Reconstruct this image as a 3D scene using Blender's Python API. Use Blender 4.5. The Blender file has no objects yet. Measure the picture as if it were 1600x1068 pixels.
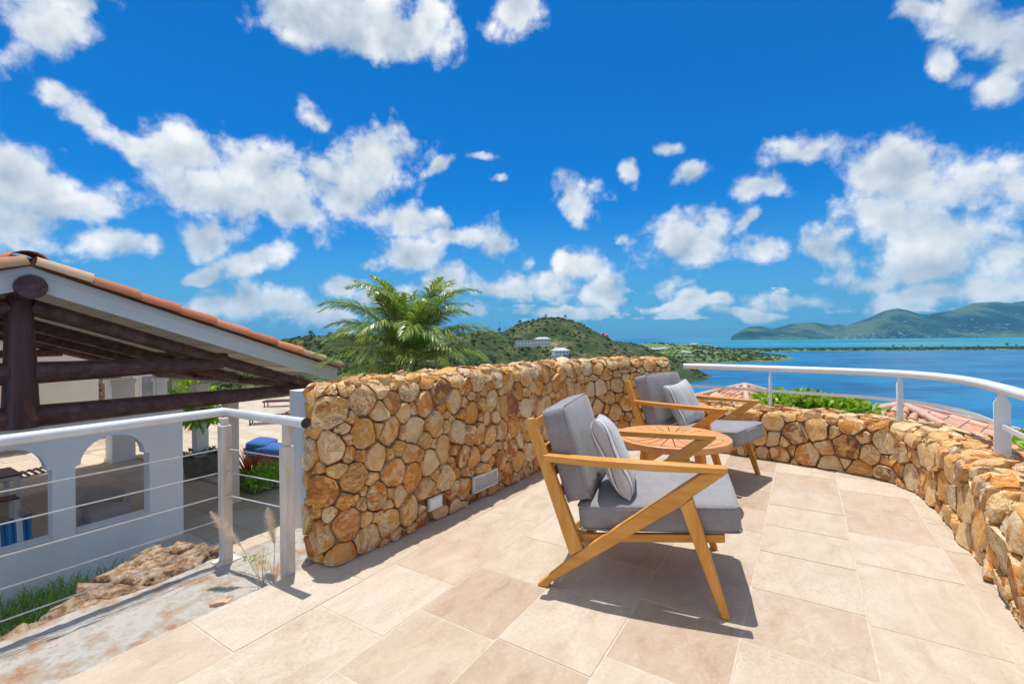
import bpy, bmesh, math, random
import numpy as np
from mathutils import Vector, Matrix, noise as mn

scene = bpy.context.scene
COL = scene.collection
R = math.radians
rng = random.Random(7)

# ------------------------------------------------------------------ camera
cam_d = bpy.data.cameras.new('camera')
cam_d.sensor_width = 36.0
cam_d.lens = 16.0
cam_d.shift_y = -0.0031
cam_d.clip_start = 0.05
cam_d.clip_end = 90000
cam = bpy.data.objects.new('camera', cam_d)
COL.objects.link(cam)
cam.location = (0, 0, 1.2)
cam.rotation_euler = (Matrix.Rotation(R(90), 3, 'X') @ Matrix.Rotation(R(-0.6), 3, 'Z')).to_euler()
scene.camera = cam

# ------------------------------------------------------------------ exposure
vs = scene.view_settings
scene.display_settings.display_device = 'sRGB'
vs.view_transform = 'Standard'
vs.look = 'None'
vs.exposure = 1.2
vs.gamma = 1.0
vs.use_curve_mapping = False
scene.cycles.use_denoising = True
scene.cycles.max_bounces = 8
scene.cycles.diffuse_bounces = 4
scene.cycles.sample_clamp_indirect = 6

# ------------------------------------------------------------------ sun
SUN = Vector((-0.07, 0.17, 1.0)).normalized()
sd = bpy.data.lights.new('sun', 'SUN')
sd.energy = 2.0
sd.angle = R(0.5)
sd.color = (1.0, 0.96, 0.89)
sun = bpy.data.objects.new('sun', sd)
COL.objects.link(sun)
sun.rotation_euler = SUN.to_track_quat('Z', 'Y').to_euler()
sun.location = (0, 0, 40)
SUN_EL = math.asin(SUN.z)
SUN_AZ = math.atan2(SUN.x, SUN.y)

# ------------------------------------------------------------------ world sky with clouds
class NT:
    def __init__(s, tree):
        s.t = tree; s.n = tree.nodes; s.l = tree.links
    def node(s, kind, **kw):
        n = s.n.new(kind)
        for k, v in kw.items():
            setattr(n, k, v)
        return n
    def put(s, sock, v):
        if v is None: return
        if hasattr(v, 'is_output'): s.l.new(v, sock)
        else: sock.default_value = v
    def math(s, op, a, b=None, c=None, clamp=False):
        n = s.node('ShaderNodeMath', operation=op, use_clamp=clamp)
        s.put(n.inputs[0], a)
        if b is not None: s.put(n.inputs[1], b)
        if c is not None: s.put(n.inputs[2], c)
        return n.outputs[0]
    def vec(s, op, a, b=None, out=0):
        n = s.node('ShaderNodeVectorMath', operation=op)
        s.put(n.inputs[0], a)
        if b is not None: s.put(n.inputs[1], b)
        return n.outputs[out]
    def noise(s, v, scale, detail=4, rough=.5, dist=0.0, w=None):
        n = s.node('ShaderNodeTexNoise')
        if w is not None:
            n.noise_dimensions = '4D'; s.put(n.inputs['W'], w)
        s.put(n.inputs['Vector'], v); n.inputs['Scale'].default_value = scale
        n.inputs['Detail'].default_value = detail; n.inputs['Roughness'].default_value = rough
        n.inputs['Distortion'].default_value = dist
        return n
    def ramp(s, fac, stops, interp='LINEAR'):
        n = s.node('ShaderNodeValToRGB'); r = n.color_ramp; r.interpolation = interp
        while len(r.elements) < len(stops): r.elements.new(0.5)
        for e, (p, c) in zip(r.elements, stops):
            e.position = p; e.color = (c[0], c[1], c[2], 1) if not isinstance(c, (int, float)) else (c, c, c, 1)
        s.put(n.inputs[0], fac)
        return n.outputs[0]
    def mix(s, fac, a, b, mode='MIX'):
        n = s.node('ShaderNodeMix', data_type='RGBA', blend_type=mode)
        n.clamp_factor = True
        s.put(n.inputs[0], fac)
        for k, v in ((6, a), (7, b)):
            if isinstance(v, tuple) and len(v) == 3: v = (*v, 1)
            s.put(n.inputs[k], v)
        return n.outputs[2]
    def maprange(s, v, a, b, c=0.0, d=1.0, smooth=False):
        n = s.node('ShaderNodeMapRange')
        if smooth: n.interpolation_type = 'SMOOTHSTEP'
        s.put(n.inputs[0], v)
        for i, q in ((1, a), (2, b), (3, c), (4, d)): s.put(n.inputs[i], q)
        return n.outputs[0]

world = bpy.data.worlds.new('World')
scene.world = world
world.use_nodes = True
wt = NT(world.node_tree)
wt.n.clear()
sky = wt.node('ShaderNodeTexSky', sky_type='NISHITA')
sky.sun_disc = False
sky.sun_elevation = SUN_EL
sky.sun_rotation = SUN_AZ
sky.altitude = 60
sky.air_density = 1.0
sky.dust_density = 0.4
sky.ozone_density = 2.5
geo = wt.node('ShaderNodeTexCoord')
D = geo.outputs['Generated']
sep = wt.node('ShaderNodeSeparateXYZ'); wt.put(sep.inputs[0], D)
dx, dy, dz = sep.outputs
ysafe = wt.math('MAXIMUM', dy, 0.06)
tx = wt.math('DIVIDE', dx, ysafe)
tz = wt.math('DIVIDE', dz, ysafe)
comb = wt.node('ShaderNodeCombineXYZ'); wt.put(comb.inputs[0], tx); wt.put(comb.inputs[1], tz)
T = comb.outputs[0]
# domain warp so the cloud outlines break up
wn = wt.noise(D, 5.0, 3, .55)
warp = wt.vec('MULTIPLY', wt.vec('SUBTRACT', wn.outputs['Color'], (.5, .5, .5)), (.13, .09, 0))
TW = wt.vec('ADD', T, warp)
# cloud bank centres on the sky: (east of view axis, above horizon, half sizes, turn) as tangents of the angle
CLOUDS = [
    (-1.026, 0.691, 0.175, 0.106, 0, 1.0), (-1.097, 0.636, 0.1, 0.054, 0, 1.0), (-0.928, 0.726, 0.05, 0.042, 0, 1.0), (-0.99, 0.543, 0.07, 0.029, -25, 1.0),
    (-0.902, 0.479, 0.116, 0.039, -35, 1.0), (-0.828, 0.432, 0.058, 0.034, -30, 1.0), (-0.72, 0.414, 0.142, 0.078, 0, 1.0), (-0.559, 0.381, 0.234, 0.113, 0, 1.0),
    (-0.39, 0.375, 0.159, 0.113, 0, 1.0), (-0.417, 0.481, 0.092, 0.045, -48, 1.0), (-0.707, 0.329, 0.183, 0.078, 0, 1.0), (-0.503, 0.278, 0.116, 0.051, 0, 1.0),
    (-0.326, 0.396, 0.084, 0.094, 0, 1.0), (-0.362, 0.312, 0.1, 0.059, 0, 1.0), (-0.587, 0.328, 0.2, 0.095, 0, 1.0), (-0.967, 0.297, 0.183, 0.038, 0, 1.0),
    (-1.086, 0.362, 0.116, 0.086, 0, 1.0), (-1.101, 0.27, 0.142, 0.076, 0, 1.0), (-1.016, 0.333, 0.084, 0.068, -30, 1.0), (-0.827, 0.225, 0.111, 0.038, 0, 1.0),
    (-0.687, 0.238, 0.1, 0.045, -10, 1.0), (-0.575, 0.187, 0.092, 0.034, 22, 1.0), (-0.688, 0.144, 0.058, 0.026, 10, 1.0), (-0.33, 0.716, 0.192, 0.078, 0, 1.0),
    (-0.204, 0.679, 0.104, 0.059, -35, 1.0), (-0.478, 0.728, 0.07, 0.059, 0, 1.0), (-0.274, 0.669, 0.134, 0.051, 0, 1.0), (-0.161, 0.718, 0.067, 0.068, 0, 1.0),
    (0.024, 0.718, 0.067, 0.082, 0, 1.0), (-0.168, 0.369, 0.045, 0.022, 25, 0.8), (-0.056, 0.393, 0.05, 0.013, 0, 0.8), (-0.022, 0.346, 0.026, 0.013, 0, 0.8),
    (-0.215, 0.257, 0.104, 0.038, -12, 1.0), (-0.223, 0.184, 0.092, 0.038, 0, 1.0), (-0.131, 0.214, 0.05, 0.03, -30, 1.0), (-0.089, 0.218, 0.066, 0.057, 0, 0.8),
    (-0.029, 0.199, 0.06, 0.042, 0, 1.0), (0.047, 0.178, 0.045, 0.036, 0, 0.8), (0.15, 0.177, 0.063, 0.049, 0, 1.0), (0.138, 0.304, 0.058, 0.061, 0, 1.0),
    (0.264, 0.359, 0.032, 0.041, 0, 0.8), (0.353, 0.417, 0.032, 0.027, 0, 0.8), (0.39, 0.353, 0.046, 0.029, 0, 1.0), (0.559, 0.33, 0.097, 0.034, 12, 1.0),
    (0.658, 0.402, 0.097, 0.047, 5, 1.0), (0.58, 0.316, 0.05, 0.03, 0, 1.0), (0.393, 0.208, 0.12, 0.074, 0, 1.0), (0.557, 0.187, 0.097, 0.045, 0, 1.0),
    (0.67, 0.191, 0.081, 0.051, 0, 1.0), (0.733, 0.167, 0.07, 0.045, 0, 1.0), (0.509, 0.239, 0.05, 0.021, 30, 0.8), (0.883, 0.348, 0.167, 0.086, 0, 1.0),
    (0.847, 0.257, 0.1, 0.086, 0, 1.0), (1.03, 0.311, 0.183, 0.095, 0, 1.0), (0.973, 0.213, 0.218, 0.113, 0, 1.0), (1.085, 0.17, 0.183, 0.119, 0, 1.0),
    (0.916, 0.144, 0.218, 0.068, 0, 1.0), (0.775, 0.117, 0.151, 0.041, 0, 1.0), (0.634, 0.079, 0.159, 0.026, 0, 1.0), (0.943, 0.076, 0.301, 0.041, 0, 1.0),
    (1.128, 0.31, 0.1, 0.102, 0, 1.0), (1.07, 0.086, 0.2, 0.051, 0, 1.0), (1.034, 0.684, 0.183, 0.094, -20, 1.0), (1.082, 0.55, 0.1, 0.082, 0, 1.0),
    (0.908, 0.715, 0.07, 0.038, 0, 1.0), (1.146, 0.619, 0.134, 0.153, 0, 1.0), (0.963, 0.607, 0.05, 0.051, 0, 1.0), (0.065, 0.127, 0.126, 0.047, 0, 1.0),
    (0.191, 0.102, 0.058, 0.045, 0, 1.0), (-0.013, 0.111, 0.084, 0.027, 0, 1.0), (-0.294, 0.111, 0.076, 0.034, 0, 1.0), (-0.139, 0.127, 0.086, 0.038, 0, 1.0),
    (-0.541, 0.082, 0.159, 0.051, 0, 1.0), (-0.66, 0.083, 0.1, 0.041, 0, 1.0), (-0.421, 0.056, 0.084, 0.03, 0, 1.0), (-0.364, 0.129, 0.06, 0.024, 0, 1.0),
    (0.339, 0.105, 0.058, 0.034, 0, 1.0), (0.402, 0.079, 0.067, 0.019, 0, 1.0), (0.472, 0.078, 0.045, 0.021, 0, 0.8), (-0.077, 0.056, 0.093, 0.03, 0, 1.0),
    (0.113, 0.061, 0.1, 0.019, 0, 1.0), (0.324, 0.066, 0.1, 0.014, 0, 1.0), (0.549, 0.056, 0.1, 0.014, 0, 1.0)]
field = None
for (cx, cz, a, b, rot, wgt) in CLOUDS:
    m = wt.node('ShaderNodeMapping', vector_type='TEXTURE')
    m.inputs['Location'].default_value = (cx, cz, 0)
    m.inputs['Rotation'].default_value = (0, 0, R(rot))
    m.inputs['Scale'].default_value = (a, b, 1)
    # (the tiny term only makes the nodes evaluate one after another)
    wt.put(m.inputs['Vector'], TW if field is None else wt.vec('ADD', TW, wt.math('MULTIPLY', field, 1e-9)))
    L = wt.vec('LENGTH', m.outputs[0], out=1)
    f = wt.math('SUBTRACT', wgt, L)
    field = f if field is None else wt.math('SMOOTH_MAX', field, f, 0.18)
# beyond those banks unseen cumulus goes round the sky, thickened for whiter fill light
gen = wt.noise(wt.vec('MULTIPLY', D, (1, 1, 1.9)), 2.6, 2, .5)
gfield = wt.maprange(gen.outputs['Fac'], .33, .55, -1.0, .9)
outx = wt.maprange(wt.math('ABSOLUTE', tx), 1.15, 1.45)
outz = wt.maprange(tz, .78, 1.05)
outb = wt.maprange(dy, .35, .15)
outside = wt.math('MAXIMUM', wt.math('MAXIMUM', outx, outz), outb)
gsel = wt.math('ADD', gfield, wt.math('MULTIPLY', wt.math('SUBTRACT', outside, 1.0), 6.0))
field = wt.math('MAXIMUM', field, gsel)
# low broken clouds near the horizon
lown = wt.noise(wt.vec('MULTIPLY', D, (1, 1, 2.6)), 13.0, 3, .6)
lowb = wt.math('MULTIPLY', wt.maprange(dz, .012, .04), wt.maprange(dz, .24, .09))
lowf = wt.math('ADD', wt.maprange(lown.outputs['Fac'], .40, .60, -1.0, .48), wt.math('MULTIPLY', wt.math('SUBTRACT', lowb, 1.0), 3.0))
field = wt.math('SMOOTH_MAX', field, lowf, .15)
n0 = wt.noise(D, 4.2, 3, .5).outputs['Fac']
def puff(v, det):
    """billowing detail: rounded cells on several scales over plain noise"""
    a = wt.noise(v, 8.0, det, .62, .1).outputs['Fac']
    vo = wt.node('ShaderNodeTexVoronoi', feature='F1'); vo.inputs['Scale'].default_value = 13.0
    vo.inputs['Detail'].default_value = 1.0 if det > 8 else 0.0; vo.inputs['Roughness'].default_value = .5
    wt.put(vo.inputs['Vector'], wt.vec('ADD', v, wt.vec('MULTIPLY', wt.vec('SUBTRACT', wt.noise(v, 18.0, 2, .6).outputs['Color'], (.5, .5, .5)), (.05, .05, .05))))
    return wt.math('ADD', wt.math('MULTIPLY', wt.math('SUBTRACT', a, .5), 1.5), wt.math('MULTIPLY', wt.math('SUBTRACT', .42, vo.outputs['Distance']), .85))
pa = puff(D, 9)
pb2 = puff(wt.vec('ADD', D, (-.008, .0, .026)), 5)
n3 = wt.noise(wt.vec('ADD', D, (3.1, 1.7, .4)), 30.0, 5, .68).outputs['Fac']
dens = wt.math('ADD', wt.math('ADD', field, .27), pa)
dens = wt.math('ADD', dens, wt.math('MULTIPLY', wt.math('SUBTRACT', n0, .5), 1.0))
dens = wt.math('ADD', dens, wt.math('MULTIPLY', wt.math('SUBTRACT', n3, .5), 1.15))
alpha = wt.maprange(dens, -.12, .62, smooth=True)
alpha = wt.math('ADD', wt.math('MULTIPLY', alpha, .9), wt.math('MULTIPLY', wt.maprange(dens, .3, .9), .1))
thick = wt.maprange(dens, .35, 1.5)
relief = wt.math('MULTIPLY', wt.math('SUBTRACT', pa, pb2), .95)
soft = wt.math('MULTIPLY', wt.math('SUBTRACT', wt.noise(wt.vec('ADD', D, (.7, 2.2, 5.1)), 5.5, 4, .6).outputs['Fac'], .5), 1.5)
lum = wt.math('ADD', wt.math('ADD', .84, relief), wt.math('MULTIPLY', thick, -.52))
lum = wt.math('ADD', lum, wt.math('ADD', soft, wt.math('MULTIPLY', wt.math('SUBTRACT', n3, .5), .35)))
lum = wt.math('MINIMUM', wt.math('MAXIMUM', lum, 0.0), 1.0)
ccol = wt.ramp(lum, [(0.0, (3.7, 4.5, 5.4)), (.45, (5.9, 6.5, 7.1)), (1.0, (9.3, 9.3, 9.3))])
# the deep, polarised blue of the photograph's clear sky
skyc = wt.mix(1.0, sky.outputs[0], (.008, .58, 1.16), 'MULTIPLY')
hz = wt.maprange(dz, .0, .30, 1.0, 0.0, smooth=True)
skyh = wt.mix(wt.math('MULTIPLY', hz, .85), skyc, (1.15, 3.7, 6.1))
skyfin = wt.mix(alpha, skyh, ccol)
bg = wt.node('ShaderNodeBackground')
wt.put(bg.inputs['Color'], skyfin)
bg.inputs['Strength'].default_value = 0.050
wo = wt.node('ShaderNodeOutputWorld')
wt.l.new(bg.outputs[0], wo.inputs[0])

# ------------------------------------------------------------------ helpers
class MB:
    """collects simple shapes into one mesh"""
    def __init__(s): s.v = []; s.f = []; s.m = []
    def add(s, vs_, fs, mi=0):
        o = len(s.v)
        s.v += [tuple(p) for p in vs_]
        s.f += [tuple(i + o for i in f) for f in fs]
        s.m += [mi] * len(fs)
        return s
    def box(s, c, d, rot=None, mi=0):
        c = Vector(c); P = []
        for x in (-.5, .5):
            for y in (-.5, .5):
                for z in (-.5, .5):
                    q = Vector((x * d[0], y * d[1], z * d[2]))
                    P.append(c + (rot @ q if rot else q))
        return s.add(P, [(0, 1, 3, 2), (4, 6, 7, 5), (0, 4, 5, 1), (2, 3, 7, 6), (0, 2, 6, 4), (1, 5, 7, 3)], mi)
    def bar(s, p, q, w, h, up=(0, 0, 1), mi=0):
        p, q, up = Vector(p), Vector(q), Vector(up)
        d = (q - p).normalized(); a = d.cross(up)
        a = a.normalized() if a.length > 1e-6 else Vector((1, 0, 0)); b = a.cross(d)
        rot = Matrix((d, a, b)).transposed()
        return s.box((p + q) / 2, ((q - p).length, w, h), rot, mi)
    def prism(s, pts, ext, mi=0):
        n = len(pts); e = Vector(ext)
        P = [Vector(p) for p in pts] + [Vector(p) + e for p in pts]
        F = [tuple(range(n))[::-1], tuple(range(n, 2 * n))] + [(i, (i + 1) % n, n + (i + 1) % n, n + i) for i in range(n)]
        return s.add(P, F, mi)
    def tube(s, pts, r, n=10, cap=True, mi=0):
        pts = [Vector(p) for p in pts]; k = len(pts)
        rr = r if isinstance(r, (list, tuple)) else [r] * k
        P = []; prev = None
        for i in range(k):
            d = (pts[min(i + 1, k - 1)] - pts[max(i - 1, 0)]).normalized()
            if prev is None:
                a = d.cross(Vector((0, 0, 1)))
                if a.length < 1e-3: a = d.cross(Vector((1, 0, 0)))
            else:
                a = prev - d * prev.dot(d)
            a.normalize(); prev = a; b = d.cross(a)
            for j in range(n):
                t = 2 * math.pi * j / n
                P.append(pts[i] + (a * math.cos(t) + b * math.sin(t)) * rr[i])
        F = []
        for i in range(k - 1):
            for j in range(n):
                j2 = (j + 1) % n
                F.append((i * n + j, i * n + j2, (i + 1) * n + j2, (i + 1) * n + j))
        if cap:
            F.append(tuple(range(n))[::-1]); F.append(tuple(range((k - 1) * n, k * n)))
        return s.add(P, F, mi)
    def lathe(s, prof, n=24, c=(0, 0, 0), mi=0, cap=True):
        c = Vector(c); k = len(prof); P = []
        for (r, z) in prof:
            for j in range(n):
                t = 2 * math.pi * j / n
                P.append(c + Vector((r * math.cos(t), r * math.sin(t), z)))
        F = []
        for i in range(k - 1):
            for j in range(n):
                j2 = (j + 1) % n
                F.append((i * n + j, i * n + j2, (i + 1) * n + j2, (i + 1) * n + j))
        if cap:
            F.append(tuple(range(n))[::-1]); F.append(tuple(range((k - 1) * n, k * n)))
        return s.add(P, F, mi)
    def mesh(s, name, sharp=None, normals=True):
        me = bpy.data.meshes.new(name)
        me.from_pydata([tuple(p) for p in s.v], [], s.f)
        if any(s.m): me.polygons.foreach_set('material_index', s.m)
        if normals or sharp is not None:
            bm = bmesh.new(); bm.from_mesh(me)
            if normals: bmesh.ops.recalc_face_normals(bm, faces=bm.faces)
            if sharp is not None:
                for f in bm.faces: f.smooth = True
                for e in bm.edges:
                    if len(e.link_faces) == 2 and e.calc_face_angle(0) > sharp: e.smooth = False
            bm.to_mesh(me); bm.free()
        me.update()
        return me

def tag(o, label=None, cat=None, group=None, kind=None):
    if label: o['label'] = label
    if cat: o['category'] = cat
    if group: o['group'] = group
    if kind: o['kind'] = kind
    return o

def thing(name, label, cat, loc=(0, 0, 0), rz=0.0, group=None):
    o = bpy.data.objects.new(name, None)
    o.empty_display_size = .1
    COL.objects.link(o)
    o.location = loc; o.rotation_euler = (0, 0, rz)
    return tag(o, label, cat, group)

def obj(name, mb, mats, parent=None, sharp=None, bevel=0.0, world=False, label=None, kind=None, segs=2, normals=True):
    """one mesh object; world=True: its points are given in world space and moved into the parent's space"""
    me = mb.mesh(name, sharp, normals) if isinstance(mb, MB) else mb
    for m in (mats if isinstance(mats, (list, tuple)) else [mats]):
        me.materials.append(m)
    o = bpy.data.objects.new(name, me)
    COL.objects.link(o)
    if parent is not None:
        o.parent = parent
        if world:
            q = parent; off = Vector((0, 0, 0))
            while q is not None: off += q.location; q = q.parent
            o.location = -off
    if bevel:
        b = o.modifiers.new('bevel', 'BEVEL'); b.width = bevel; b.segments = segs; b.limit_method = 'ANGLE'; b.angle_limit = R(35)
        for p in me.polygons: p.use_smooth = True
        try:
            b.harden_normals = True
        except Exception: pass
    if label: o['label'] = label
    if kind: o['kind'] = kind
    return o

def copy_tree(o, parent=None):
    c = o.copy(); COL.objects.link(c)
    if parent is not None: c.parent = parent
    for ch in [x for x in o.children]: copy_tree(ch, c)
    return c

def np_mesh(name, V, Fq, smooth=False):
    """fast mesh from arrays; Fq is m x 3 or m x 4"""
    me = bpy.data.meshes.new(name)
    V = np.asarray(V, np.float32); Fq = np.asarray(Fq, np.int32); k = Fq.shape[1]
    me.vertices.add(len(V)); me.vertices.foreach_set('co', V.ravel())
    me.loops.add(Fq.size); me.loops.foreach_set('vertex_index', Fq.ravel())
    me.polygons.add(len(Fq)); me.polygons.foreach_set('loop_start', np.arange(0, Fq.size, k, dtype=np.int32))
    me.polygons.foreach_set('loop_total', np.full(len(Fq), k, np.int32))
    if smooth: me.polygons.foreach_set('use_smooth', np.ones(len(Fq), bool))
    me.update(calc_edges=True); me.validate()
    return me

# ------------------------------------------------------------------ materials
def new_mat(name):
    m = bpy.data.materials.new(name); m.use_nodes = True
    t = NT(m.node_tree); t.n.clear()
    out = t.node('ShaderNodeOutputMaterial'); b = t.node('ShaderNodeBsdfPrincipled')
    t.l.new(b.outputs[0], out.inputs[0])
    return m, t, b

def simple(name, stops, scale=6, detail=5, rough=.6, bump=.15, bscale=60, rand=0.0, stretch=(1, 1, 1), spec=.4, dist=0.0,
           island=False, nrough=.55, metal=0.0, rands=None, rvar=0.0, trans=0.0, bdist=.01):
    """noise driven base colour with per-object brightness variation and fine relief"""
    m, t, b = new_mat(name)
    tc = t.node('ShaderNodeTexCoord'); oi = t.node('ShaderNodeObjectInfo')
    rnd = oi.outputs['Random']
    if island:
        g = t.node('ShaderNodeNewGeometry')
        rnd = t.math('FRACT', t.math('ADD', rnd, g.outputs['Random Per Island']))
    v = t.vec('MULTIPLY', tc.outputs['Object'], stretch)
    cb = t.node('ShaderNodeCombineXYZ')
    for i in range(3): t.put(cb.inputs[i], t.math('MULTIPLY', rnd, (37.0, 91.0, 53.0)[i] if (rand or rands) else 0.0))
    v = t.vec('ADD', v, cb.outputs[0])
    n = t.noise(v, scale, detail, nrough, dist)
    c = t.ramp(n.outputs['Fac'], stops)
    if rands:
        rc = t.ramp(rnd, rands[1], 'CONSTANT')
        c = t.mix(rands[0], c, rc)
    if rand:
        k = t.maprange(t.math('FRACT', t.math('MULTIPLY', rnd, 7.13)), 0, 1, 1 - rand, 1 + rand)
        kk = t.node('ShaderNodeCombineXYZ')
        for i in range(3): t.put(kk.inputs[i], k)
        c = t.vec('MULTIPLY', c, kk.outputs[0])
    t.put(b.inputs['Base Color'], c)
    if rvar:
        t.put(b.inputs['Roughness'], t.maprange(n.outputs['Fac'], .3, .7, rough - rvar, rough + rvar))
    else:
        b.inputs['Roughness'].default_value = rough
    b.inputs['Specular IOR Level'].default_value = spec
    b.inputs['Metallic'].default_value = metal
    if trans:
        b.inputs['Subsurface Weight'].default_value = 0
    if bump:
        n2 = t.noise(v, bscale, 6, .6)
        bm_ = t.node('ShaderNodeBump'); bm_.inputs['Strength'].default_value = bump; bm_.inputs['Distance'].default_value = bdist
        t.put(bm_.inputs['Height'], n2.outputs['Fac']); t.l.new(bm_.outputs[0], b.inputs['Normal'])
    return m

def stone_mat(name):
    m, t, b = new_mat(name)
    tc = t.node('ShaderNodeTexCoord'); oi = t.node('ShaderNodeObjectInfo'); g = t.node('ShaderNodeNewGeometry')
    rnd = t.math('FRACT', t.math('ADD', oi.outputs['Random'], g.outputs['Random Per Island']))
    r2 = t.math('FRACT', t.math('MULTIPLY', rnd, 13.37)); r3 = t.math('FRACT', t.math('MULTIPLY', rnd, 47.9))
    cb = t.node('ShaderNodeCombineXYZ')
    for i, k in enumerate((41., 17., 73.)): t.put(cb.inputs[i], t.math('MULTIPLY', rnd, k))
    v = t.vec('ADD', tc.outputs['Object'], cb.outputs[0])
    ro = t.node('ShaderNodeVectorRotate', rotation_type='EULER_XYZ')
    rr = t.node('ShaderNodeCombineXYZ'); t.put(rr.inputs[0], t.math('MULTIPLY', r2, 6.28)); t.put(rr.inputs[1], t.math('MULTIPLY', r3, 6.28))
    t.put(ro.inputs['Vector'], v); t.put(ro.inputs['Rotation'], rr.outputs[0])
    v2 = ro.outputs[0]
    PAL = [(0, (0.840, 0.611, 0.326)), (.13, (0.735, 0.407, 0.141)), (.26, (0.882, 0.504, 0.163)), (.36, (0.840, 0.563, 0.296)), (.46, (0.693, 0.281, 0.056)), (.57, (0.861, 0.660, 0.400)),
           (.67, (0.483, 0.165, 0.041)), (.74, (0.819, 0.427, 0.111)), (.83, (0.756, 0.563, 0.326)), (.89, (0.273, 0.112, 0.052)), (.94, (0.798, 0.349, 0.074))]
    n = t.noise(v2, 10, 8, .62, .8)
    m1 = t.maprange(n.outputs['Fac'], .46, .55)
    c = t.mix(t.math('MULTIPLY', m1, .85), t.ramp(rnd, PAL, 'CONSTANT'), t.ramp(r2, PAL, 'CONSTANT'))
    n5 = t.noise(v2, 21, 7, .65, .6)
    c = t.mix(t.math('MULTIPLY', t.maprange(n5.outputs['Fac'], .55, .63), t.maprange(r3, .0, 1, .1, .75)), c, (.62, .25, .06))
    c = t.mix(t.math('MULTIPLY', t.maprange(n5.outputs['Fac'], .44, .36), .5), c, (.88, .66, .42))
    vs_ = t.vec('MULTIPLY', v2, (1, 3.2, 1))
    nv = t.noise(vs_, 13, 5, .6, 1.6)
    vein = t.math('ABSOLUTE', t.math('SUBTRACT', nv.outputs['Fac'], .5))
    vf = t.maprange(vein, 0.0, .045, 1.0, 0.0)
    c = t.mix(t.math('MULTIPLY', vf, t.maprange(r3, .1, 1, .05, .85)), c, (.24, .085, .03))
    pale = t.noise(v2, 24, 6, .7)
    c = t.mix(t.maprange(pale.outputs['Fac'], .58, .70, 0, .22), c, (.90, .70, .46))
    t.put(b.inputs['Base Color'], c)
    t.put(b.inputs['Roughness'], t.maprange(pale.outputs['Fac'], .3, .7, .6, .85))
    b.inputs['Specular IOR Level'].default_value = .3
    n2 = t.noise(v2, 38, 8, .72, .0)
    n4 = t.noise(v2, 9, 3, .5)
    h = t.math('ADD', t.math('ADD', n2.outputs['Fac'], t.math('MULTIPLY', n4.outputs['Fac'], 1.2)), t.math('MULTIPLY', vf, -.3))
    bp = t.node('ShaderNodeBump'); bp.inputs['Strength'].default_value = .7; bp.inputs['Distance'].default_value = .013
    t.put(bp.inputs['Height'], h); t.l.new(bp.outputs[0], b.inputs['Normal'])
    return m

def tile_mat(name, stops, rands, mixr=.55):
    """travertine: clouded, pitted, each slab a little different"""
    m, t, b = new_mat(name)
    tc = t.node('ShaderNodeTexCoord'); oi = t.node('ShaderNodeObjectInfo'); g = t.node('ShaderNodeNewGeometry')
    rnd = t.math('FRACT', t.math('ADD', oi.outputs['Random'], g.outputs['Random Per Island']))
    cb = t.node('ShaderNodeCombineXYZ')
    for i, k in enumerate((41., 17., 73.)): t.put(cb.inputs[i], t.math('MULTIPLY', rnd, k))
    ro = t.node('ShaderNodeVectorRotate', rotation_type='Z_AXIS')
    t.put(ro.inputs['Vector'], tc.outputs['Object']); ro.inputs['Angle'].default_value = R(-57)
    v0 = t.vec('ADD', ro.outputs[0], cb.outputs[0])
    v = t.vec('MULTIPLY', v0, (1, 2.1, 1))
    n = t.noise(v, 4.6, 10, .70, .6)
    c = t.ramp(n.outputs['Fac'], stops)
    c = t.mix(mixr, c, t.ramp(rnd, rands, 'CONSTANT'))
    sp = t.noise(v0, 70, 5, .7)
    big = t.noise(tc.outputs['Object'], 1.3, 4, .6)
    c = t.mix(t.math('MULTIPLY', t.maprange(sp.outputs['Fac'], .52, .70), t.maprange(big.outputs['Fac'], .42, .60, .15, .75)), c, (.37, .265, .19))
    c = t.mix(t.maprange(sp.outputs['Fac'], .46, .34, 0, .14), c, (.76, .69, .60))
    st = t.noise(tc.outputs['Object'], 2.4, 6, .62)
    c = t.mix(t.maprange(st.outputs['Fac'], .60, .74, 0, .38), c, (.42, .28, .165))
    t.put(b.inputs['Base Color'], c)
    t.put(b.inputs['Roughness'], t.maprange(n.outputs['Fac'], .3, .7, .5, .75))
    b.inputs['Specular IOR Level'].default_value = .32
    pit = t.noise(v0, 140, 4, .6)
    h = t.math('ADD', t.math('MULTIPLY', n.outputs['Fac'], .6), t.maprange(pit.outputs['Fac'], .62, .70, 0, -.5))
    bp = t.node('ShaderNodeBump'); bp.inputs['Strength'].default_value = .35; bp.inputs['Distance'].default_value = .004
    t.put(bp.inputs['Height'], h); t.l.new(bp.outputs[0], b.inputs['Normal'])
    return m

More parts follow.
